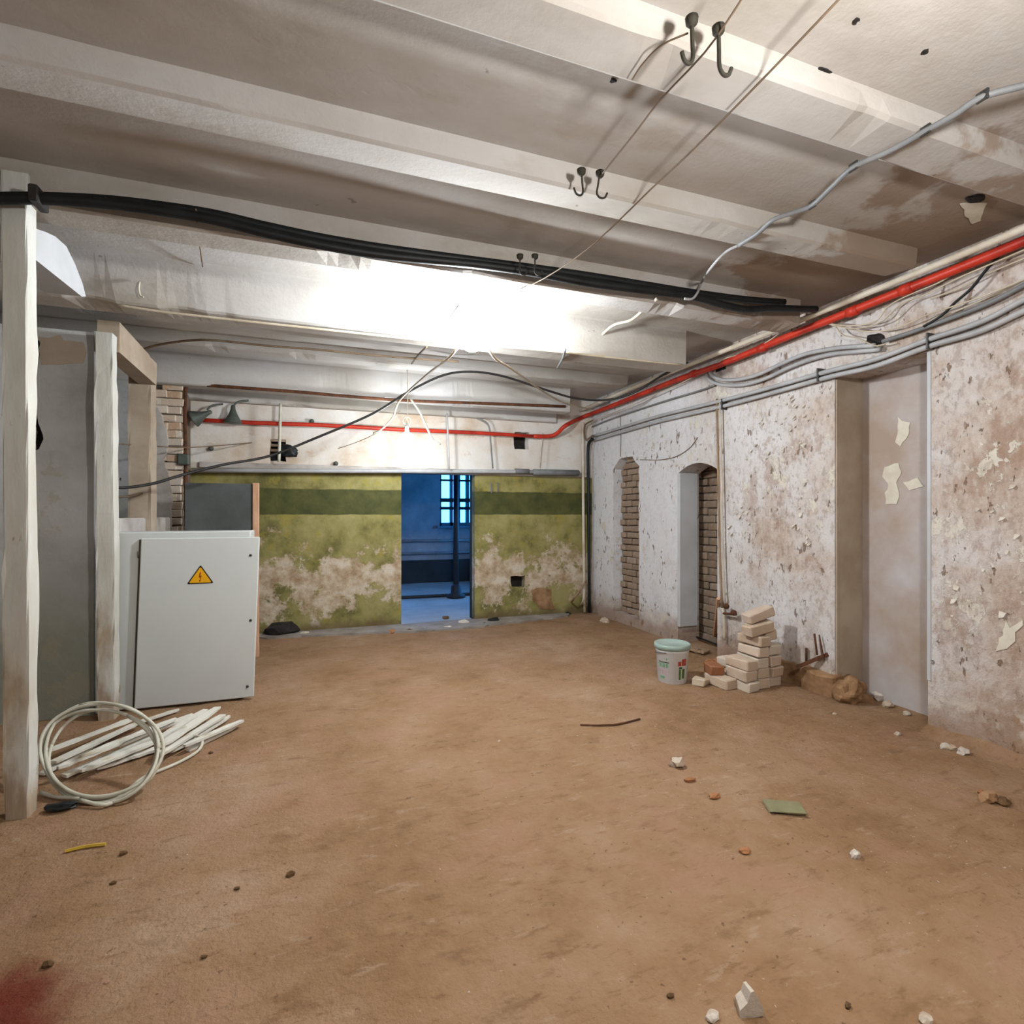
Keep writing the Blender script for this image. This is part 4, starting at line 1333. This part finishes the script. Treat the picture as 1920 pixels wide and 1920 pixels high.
for (a, b, wd, hz, lab) in ends:
    p, q = onfloor(*a), onfloor(*b)
    # the pile is raised: a point seen hz above the floor sits nearer the camera
    d = (q - p)
    k = (CAMZ - hz) / CAMZ
    p = Vector((p.x * k, p.y * k, fz(p.x, p.y) + hz))
    q = Vector((q.x * k, q.y * k, fz(q.x, q.y) + hz + random.uniform(-0.01, 0.01)))
    d = q - p
    ln = d.length
    bm = bmesh.new()
    n = 8
    rows = []
    up_ = Vector((0, 0, 1))
    sd = d.cross(up_).normalized()
    for i in range(n + 1):
        c = p + d * (i / n)
        ww = wd / 2 * (1 + 0.12 * noise.noise(Vector((i * 0.9, hz * 90, a[0]))))
        if i in (0, n):
            ww *= random.uniform(0.3, 0.9)
        tw = random.uniform(-0.003, 0.003)
        th = 0.008
        rows.append([bm.verts.new(c + sd * ww + up_ * (th + tw)), bm.verts.new(c - sd * ww + up_ * (th - tw)), bm.verts.new(c - sd * ww + up_ * (-th - tw)), bm.verts.new(c + sd * ww + up_ * (-th + tw))])
    for i in range(n):
        for k in range(4):
            bm.faces.new((rows[i][k], rows[i][(k + 1) % 4], rows[i + 1][(k + 1) % 4], rows[i + 1][k]))
    bm.faces.new(rows[0][::-1])
    bm.faces.new(rows[-1])
    o = obj('wood_lath', bm, M['lath'])
    tag(o, lab, 'lath', 'whitewashed laths piled beside the cabinet')

# coil of white cable propped on the laths
base = onfloor(183, 1510)
top = dp(188, 1322, 3.22)
cen = (base + top) / 2
ax_v = (top - base) / 2
ax_u = RT * (112 * 2.98 / FPX)
co = empty('cable_coil', (base.x, base.y, 0), 'loose coil of white cable propped on the laths beside the near post', 'cable')
for k, (su, sv, du, dv) in enumerate(((1.0, 1.0, 0, 0), (0.97, 0.93, -0.012, -0.03), (1.0, 0.95, 0.012, 0.02), (0.93, 0.9, 0.015, -0.045))):
    pts = []
    for i in range(33):
        a = 2 * math.pi * i / 32 + k
        wv = 1 + 0.02 * math.sin(3 * a + k)
        pts.append(cen + ax_u * (su * math.cos(a) * wv) + ax_v * (sv * math.sin(a) * wv) + RT * du + Vector((0, 0.01 * k, dv * 0.6 + 0.012)) + Vector((0, 0.02 * math.sin(a * 2 + k), 0)))
    obj('turn', T(pts, 0.0095, 8, 2), M['coil'], co, True)
pts = [onfloor(150, 1512, .03), onfloor(200, 1516, .015), onfloor(235, 1490, .012), onfloor(270, 1463, .012), onfloor(330, 1438, .012), onfloor(367, 1417, .015), onfloor(379, 1405, .03), onfloor(374, 1397, .05), onfloor(362, 1396, .05)]
obj('loose_end', T(pts, 0.0095, 8, 5), M['coil'], co, True)
obj('loose_end', T([onfloor(76, 1492, .015), onfloor(105, 1502, .02), onfloor(150, 1508, .03)], 0.0095, 8, 4), M['coil'], co, True)

# ------------------------------------------------------------------ BUCKET
bp = onfloor(1263, 1277)
bx, by, bz = bp.x, bp.y + 0.02, bp.z
bu = empty('paint_bucket', (bx, by, bz), 'white plastic bucket with a green lid standing on the earth floor', 'bucket')
bm = bmesh.new()
H = 0.335
lathe(bm, [(0.0, 0.0), (0.122, 0.0), (0.126, 0.006), (0.142, H * 0.82), (0.147, H * 0.84), (0.147, H * 0.87), (0.144, H * 0.88), (0.147, H)], (bx, by, bz), 40)
obj('body', bm, M['white_plastic'], bu, True)
bm = bmesh.new()
lathe(bm, [(0.15, H - 0.035), (0.158, H - 0.03), (0.158, H + 0.008), (0.15, H + 0.012), (0.143, H + 0.006), (0.0, H + 0.004)], (bx, by, bz), 40)
obj('lid', bm, M['lid'], bu, True)


def on_bucket(a0, a1, z0, z1, name, m, n=8):
    """a printed piece of label that follows the bucket wall; angles in degrees from the camera-facing side"""
    bm = bmesh.new()
    fa = math.atan2(-by, -bx)
    rows = []
    for i in range(n + 1):
        a = fa + math.radians(a0 + (a1 - a0) * i / n)
        rw = []
        for zz in (z0, z1):
            r = 0.126 + (0.142 - 0.126) * zz / (H * 0.82) + 0.0012
            rw.append(bm.verts.new((bx + r * math.cos(a), by + r * math.sin(a), bz + zz)))
        rows.append(rw)
    for i in range(n):
        bm.faces.new((rows[i][0], rows[i + 1][0], rows[i + 1][1], rows[i][1]))
    return obj(name, bm, m, bu)


# camera sees it from the left: positive angles turn towards the picture's left or right
SG = -1
def lab(l, r, z0, z1, m, name='label_print'):
    """l, r: -1..1 across the visible width"""
    al, ar = math.degrees(math.asin(l)), math.degrees(math.asin(r))
    return on_bucket(al, ar, z0 * H, z1 * H, name, M[m])


lab(-0.82, -0.2, 0.565, 0.59, 'ink_dark')
for k in range(3):
    lab(-0.80 + k * 0.2, -0.67 + k * 0.2, 0.44, 0.545, 'ink_green', 'label_letter')
for k in range(5):
    lab(-0.8 + k * 0.12, -0.73 + k * 0.12, 0.335, 0.375, 'ink_pink', 'label_letter')
for k in range(5):
    lab(-0.8 + k * 0.12, -0.73 + k * 0.12, 0.255, 0.295, 'ink_pink', 'label_letter')
lab(-0.78, -0.5, 0.14, 0.2, 'ink_green', 'label_letter')
lab(-0.38, -0.3, 0.64, 0.69, 'ink_green', 'label_mark')
lab(0.36, 0.55, 0.50, 0.62, 'ink_red', 'label_flower')
lab(0.58, 0.85, 0.50, 0.68, 'ink_red', 'label_flower')
lab(0.42, 0.62, 0.42, 0.475, 'ink_dark', 'label_stem')
lab(0.42, 0.55, 0.14, 0.41, 'ink_leaf', 'label_stem')
lab(0.62, 0.78, 0.16, 0.42, 'ink_leaf', 'label_stem')
zr = H * 0.86
hp = [Vector((bx + 0.15 * math.cos(a), by + 0.15 * math.sin(a), bz + zr - 0.01 - 0.035 * math.sin((a - 0.6) * 1.0) ** 2)) for a in [0.6 + i * math.pi / 10 for i in range(11)]]
obj('handle', T(hp, 0.003, 6, 3), M['screw'], bu, True)

# ------------------------------------------------------------------ BRICK STACK
BW, BL, BH = 0.128, 0.25, 0.086
sm = [brick_mesh('stack_brick', M['newbrick'], (BW, BL, BH), 0.006, 0.009) for _ in range(5)]
xa, xb, xc = 3.475, 3.622, 3.765
yf = 3.62
GB = 'pale bricks stacked against the right wall'
R0 = 0.0
stack = [  # x, y(front), row z, rz, ry, rx, label
    (xa, yf - 0.03, 0, .04, 0, 0, 'pale brick in the bottom course, left front corner of the stack'),
    (xb, yf, 0, .0, 0, 0, 'pale brick in the bottom course, middle of the stack front'),
    (xc, yf + 0.02, 0.006, -.03, 0, 0, 'pale brick in the bottom course, right end by the wall'),
    (xa - 0.01, yf - 0.02, 1, -.05, 0, 0, 'pale brick in the second course, left end of the front'),
    (xb + 0.005, yf + 0.005, 1, .02, 0, 0, 'pale brick in the second course, middle of the front'),
    (xc + 0.005, yf, 1, .03, 0, 0, 'tan brick in the second course, right end by the wall'),
    (xa - 0.01, yf - 0.02, 2, .06, 0, 0, 'whitish brick capping the left column, third course'),
    (xb - 0.005, yf + 0.01, 2, -.02, 0, 0, 'pale brick in the third course, middle of the front'),
    (xc - 0.005, yf + 0.01, 2, .02, 0, 0, 'pinkish brick in the third course, right end by wall'),
    (xb - 0.01, yf - 0.005, 3.05, .05, 0.02, 0, 'pale brick in the fourth course, left one of two'),
    (xc - 0.005, yf + 0.01, 3.12, -.04, 0.03, 0, 'pinkish brick in the fourth course, right one of two'),
    (xb - 0.01, yf - 0.01, 4.1, .10, 0.0, 0, 'yellowish brick in the fifth course, left one of two'),
    (xc - 0.02, yf + 0.03, 4.55, -.12, -0.16, 0, 'tilted pinkish brick in the fifth course, right one of two'),
]
for i, (x, y, row, rz, ry, rx_, lab_) in enumerate(stack):
    o = bpy.data.objects.new('brick', sm[i % 5])
    COL.objects.link(o)
    o.location = (x, y + BL / 2, fz(x, y) * (1 if row < 1 else 0.5) + row * (BH + 0.003))
    o.rotation_euler = (rx_, ry, rz)
    tag(o, lab_, 'brick', GB)
more = [
    ((xb + 0.0, yf + 0.07, 5.30 * (BH + .003)), (-0.20, 0.0, 1.50), 'tilted brick lying crosswise near the stack top'),
    ((xb + 0.04, yf + 0.10, 6.52 * (BH + .003)), (-0.30, 0.03, 1.45), 'topmost tilted yellow brown brick of the stack'),
    ((xa - 0.135, yf + 0.22, 0.0), (0, 0, 0.12), 'whitish brick on the floor left behind the stack front'),
    ((xa - 0.14, yf + 0.30, BH + .003), (0, 0.06, -0.25), 'orange brown brick on the low left row of the stack'),
    ((xa + 0.0, yf + 0.37, 0.0), (0, 0, 0.03), 'brick behind the left column, bottom course'),
    ((xb, yf + 0.40, 0.0), (0, 0, -0.03), 'brick behind the middle column, bottom course'),
    ((xb - 0.01, yf + 0.38, BH + .003), (0, 0, 0.04), 'brick behind the middle column, second course'),
    ((xa - 0.29, yf + 0.30, 0.0), (0, 0, 0.5), 'brick end lying on the floor farthest left of stack'),
]
for i, (loc, rot, lab_) in enumerate(more):
    me = sm[i % 5]
    if 'orange' in lab_:
        me = brick_mesh('orange_brick', M['redbrick'], (BW, BL * 0.6, BH), 0.008)
    if 'farthest left' in lab_:
        me = brick_mesh('brick_end', M['newbrick'], (BW * 0.8, BL * 0.5, BH * 0.7), 0.012)
    o = bpy.data.objects.new('brick', me)
    COL.objects.link(o)
    o.location = (loc[0], loc[1], loc[2] + fz(loc[0], loc[1]) * 0.5)
    o.rotation_euler = rot
    tag(o, lab_, 'brick', GB)

# rusty bracket, sticks and plank beside the openings
g1, g2 = at(1498, 1252, x=3.93), at(1540, 1228, x=3.93)
br = empty('rusty_bracket', g1, 'rusty angle iron bracket sticking out of the right wall', 'bracket')
obj('angle', T([g1 + Vector((-0.06, 0, 0)), g2 + Vector((0.08, 0, 0))], 0.022, 4, 1), M['rust'], br)
obj('rod', T(along([(1527, 1188), (1530, 1212), (1532, 1228)], 3.95), 0.009, 6, 2), M['rust'], br, True)
obj('rod', T(along([(1536, 1190), (1542, 1220), (1546, 1238)], 3.97), 0.006, 6, 2), M['rust'], br, True)
g = along([(1512, 1215), (1512, 1240)], 3.975)
o = obj('wall_pin', T(g, 0.011, 6, 1), M['rust'], smooth=True)
tag(o, 'short rusty pin in the wall left of the bracket', 'pin')
sb, st = onfloor(1339, 1202), at(1347, 1122, x=3.92)
o = obj('wooden_stick', T([sb + Vector((0, 0, 0.01)), (sb + st) / 2, st], 0.02, 6, 1), M['rawwood'])
tag(o, 'pale wooden stick leaning in the arched doorway', 'stick')
p, q = onfloor(1297, 1200), onfloor(1362, 1222)
o = obj('floor_plank', B((-0.25, -0.07, 0), (0.25, 0.07, 0.022), 0.003), M['oldwood'])
o.location = (3.86, 4.98, 0.03)
o.rotation_euler = (0.05, 0.06, math.radians(-68))
tag(o, 'old plank lying on rubble at the arched doorway foot', 'plank')
o = obj('floor_plank', T([onfloor(1296, 1198, .05), onfloor(1360, 1220, .03)], 0.011, 6, 1), M['black'])
tag(o, 'dark bar lying in front of the arched doorway plank', 'bar')

# ------------------------------------------------------------------ RUBBLE ON THE FLOOR
def stone(px, py, s, m, label, seed, name='rubble_stone', cat='stone', grp=None, sub=2, flat=1.0):
    p = onfloor(px, py)
    o = obj(name, rock((p.x, p.y, p.z + s[2] * 0.5 * flat), s, seed, flat, sub), M[m])
    tag(o, label, cat, grp)
    return o


# front stone, shaped: a chip with a peak
p = onfloor(1405, 1900)
bm = bmesh.new()
prof = [(-0.036, -0.02), (-0.036, 0.004), (-0.014, 0.026), (-0.004, 0.058), (0.006, 0.062), (0.022, 0.03), (0.034, 0.008), (0.034, -0.012), (0.0, -0.018)]
a_ = [bm.verts.new(p + RT * u + Vector((0, 0, v + 0.018)) - FW * 0.02) for u, v in prof]
b_ = [bm.verts.new(p + RT * u * 0.8 + Vector((0, 0, v * 0.75 + 0.016)) + FW * 0.035) for u, v in prof]
bm.faces.new(a_)
bm.faces.new(b_[::-1])
for i in range(len(prof)):
    j = (i + 1) % len(prof)
    bm.faces.new((a_[i], a_[j], b_[j], b_[i]))
o = obj('plaster_chunk', bm, M['stone'])
tag(o, 'pale pointed plaster chunk nearest the camera on the floor', 'chunk')
stone(1271, 1438, (0.05, 0.04, 0.035), 'stone', 'white plaster lump on the floor in front of the brick stack', 11)
stone(1292, 1464, (0.035, 0.02, 0.014), 'redbrick', 'orange brick chip just behind the red chip on floor', 12, 'brick_chip', 'chip')
stone(1340, 1495, (0.034, 0.022, 0.014), 'redbrick', 'red brick chip between white lump and grey slate piece', 13, 'brick_chip', 'chip')
stone(1397, 1598, (0.03, 0.02, 0.012), 'redbrick', 'small brown chip nearer than the grey slate piece', 14, 'brick_chip', 'chip')
p = onfloor(1470, 1520)
o = obj('slate_piece', B((-0.085, -0.05, 0), (0.085, 0.05, 0.01), 0.002, 0.008), M['glassboard'])
o.location = (p.x, p.y, p.z + 0.002)
o.rotation_euler = (0.03, 0.02, -A - 0.1)
tag(o, 'flat grey green slate piece lying on the floor at right', 'slate')
stone(1604, 1608, (0.022, 0.018, 0.02), 'stone', 'small pale stone right of the slate piece', 15)
stone(1335, 1910, (0.022, 0.016, 0.012), 'stone', 'tiny pale pebble left of the nearest plaster chunk', 16)
stone(1737, 1915, (0.02, 0.016, 0.012), 'stone', 'tiny pale pebble at the bottom edge right', 17)
stone(1855, 1500, (0.06, 0.04, 0.03), 'plinth', 'brown brick rubble near the right edge of the floor', 18, 'brick_chip', 'chip')
stone(1880, 1505, (0.05, 0.03, 0.02), 'soil', 'dark brown clod beside the brick rubble at right edge', 19)
stone(1842, 1492, (0.025, 0.02, 0.02), 'redbrick', 'small red crumb beside the brick rubble', 20, 'brick_chip', 'chip')
for i, (px, py, s, lab_) in enumerate(((1772, 1402, .035, 'left pale stone in the row under the near right wall'), (1787, 1405, .03, 'middle pale stone in the row under near right wall'), (1806, 1412, .04, 'right pale stone in the row under near right wall'), (1683, 1378, .022, 'pale pebble in front of the alcove foot'), (1648, 1311, .06, 'rounded stone at the broken alcove corner'), (1665, 1325, .05, 'grey stone just right of the broken alcove corner'), (1700, 1340, .03, 'small white stone at the alcove foot'), (1565, 1340, .016, 'tiny white crumb left of the broken corner'))):
    stone(px, py, (s, s * 0.8, s * 0.65), 'stone', lab_, 30 + i)
for i, (px, py, s, m, lab_) in enumerate(((1135, 1166, .07, 'stone', 'white stone at the foot of wall left of niche'), (1192, 1158, .05, 'stone', 'small pale stone at the niche foot'), (1330, 1245, .06, 'redbrick', 'reddish brick lump between bucket and stack'), (1345, 1240, .04, 'redbrick', 'small orange lump beside the reddish brick lump'), (1310, 1225, .05, 'soil', 'brown clod right behind the bucket'))):
    stone(px, py, (s, s * 0.8, s * 0.6), m, lab_, 50 + i)
# rubble along the back wall
for i, (px, py, s, m, lab_) in enumerate((
        (525, 1190, .20, 'void', 'sooty black heap at the back wall beside cabinet'),
        (570, 1190, .06, 'stone', 'pale stone beside the sooty heap at back wall'),
        (735, 1186, .06, 'redbrick', 'brick chip left of the doorway threshold'),
        (768, 1184, .05, 'soil', 'dark clod in front of the doorway, left of middle'),
        (796, 1180, .04, 'stone', 'grey stone in front of the doorway middle'),
        (836, 1160, .05, 'soil', 'dark clod on the doorway threshold'),
        (840, 1178, .06, 'stone', 'pale stone in front of the doorway right half'),
        (870, 1170, .08, 'stone', 'pinkish stone at the right doorway jamb'),
        (925, 1166, .09, 'black', 'black lump in front of the green wall right of doorway'),
        (908, 1171, .04, 'soil', 'flat dark scrap beside the black lump'),
        (930, 1153, .08, 'redbrick', 'brick rubble against the wall right of doorway'),
        (1000, 1150, .05, 'soil', 'brown clod on the floor before the right corner'),
        (1010, 1138, .16, 'soil', 'brown rubble heap under the low wall hole'),
        (1025, 1132, .12, 'void', 'dark rubble heap near the corner hoses'),
        (1065, 1152, .05, 'void', 'dark scrap at the foot of corner hoses'))):
    stone(px, py, (s, s * 0.7, s * 0.5), m, lab_, 70 + i)
# broken masonry patch above the rubble heap
loop = rag([(at(px, py, y=YB).x, at(px, py, y=YB).z) for px, py in ((996, 1108), (1012, 1100), (1032, 1104), (1034, 1126), (1040, 1142), (1010, 1140), (1000, 1124))], 0.012, 0.05)
struct('bare_patch', plate(loop, [], lambda u, v, d: Vector((u, d, v)), YB - 0.012, YB + 0.01), M['plinth'], wb)
# black lump imitating the coil's shadow, sliver
o = obj('coil_shadow_lump', rock(onfloor(115, 1520) + Vector((0, 0, 0.02)), (0.07, 0.035, 0.02), 91, 1, 2), M['black'])
tag(o, 'black lump as shadow under the coil next to the post', 'scrap')
o = obj('wood_sliver', T([onfloor(122, 1598, .008), onfloor(160, 1590, .01), onfloor(198, 1585, .008)], 0.008, 5, 2), M['yellowwood'])
tag(o, 'yellow wood sliver on the floor right of near post', 'sliver')
o = obj('thin_stick', T([onfloor(1088, 1362, .006), onfloor(1150, 1361, .008), onfloor(1200, 1351, .008)], 0.007, 5, 2), M['rust'])
tag(o, 'thin brown stick on the floor before the bucket', 'stick')
for i, (px, py, s, lab_) in enumerate(((395, 1413, .016, 'small dark clod right of the coil'), (212, 1656, .016, 'small dark clod below the yellow sliver'), (90, 1810, .02, 'dark clod near the red patch'), (232, 1600, .02, 'dark clod right of the yellow sliver'), (545, 1640, .022, 'dark clod in the middle of the left floor'), (445, 1667, .014, 'tiny dark clod left of the floor middle'), (1257, 1868, .014, 'dark crumb left behind the nearest plaster chunk'), (1590, 1888, .014, 'dark crumb right of the nearest plaster chunk'), (383, 1798, .012, 'tiny dark crumb right of the red patch'), (935, 1393, .014, 'tiny white crumb on the floor centre'))):
    stone(px, py, (s, s * 0.7, s * 0.6), 'stone' if 'white' in lab_ else 'soil', lab_, 110 + i, 'clod', 'clod', sub=1)
# loose grit, too small to pick apart
bm = bmesh.new()
for _ in range(1100):
    if random.random() < 0.45:
        x, y = random.uniform(2.0, 3.95), random.uniform(1.2, 5.0)
    else:
        x, y = random.uniform(-1.2, 3.9), random.uniform(1.2, 7.2)
    s = random.uniform(0.002, 0.0055)
    c = Vector((x, y, fz(x, y) + s * 0.3))
    vv = [bm.verts.new(c + Vector((random.uniform(-1, 1), random.uniform(-1, 1), random.uniform(0, 1))) * s) for _ in range(4)]
    for f in ((0, 1, 2), (0, 1, 3), (0, 2, 3), (1, 2, 3)):
        bm.faces.new([vv[i] for i in f])
g = obj('grit', bm, M['stone'], recenter=False)
tag(g, 'fine pale grit scattered over the earth floor', 'grit', kind='stuff')
# drift of soil along the right wall foot
bm = bmesh.new()
n = 90
rows = []
for i in range(n + 1):
    y = 0.6 + (alc_y0 - 0.6) * i / n
    rw = []
    for k in range(6):
        u = k / 5
        wdt = 0.16 + 0.08 * noise.noise(Vector((y * 2, 3, 0)))
        x = XR + 0.02 - wdt * u
        rw.append(bm.verts.new((x, y, fz(x, y) - 0.004 + (1 - u) ** 1.6 * (0.075 + 0.05 * noise.noise(Vector((y * 3, k * .4, 7)))) + 0.008 * noise.noise(Vector((y * 14, k, 2))))))
    rows.append(rw)
for i in range(n):
    for k in range(5):
        bm.faces.new((rows[i][k], rows[i][k + 1], rows[i + 1][k + 1], rows[i + 1][k]))
struct('soil_drift', bm, M['floor'], floor, True)
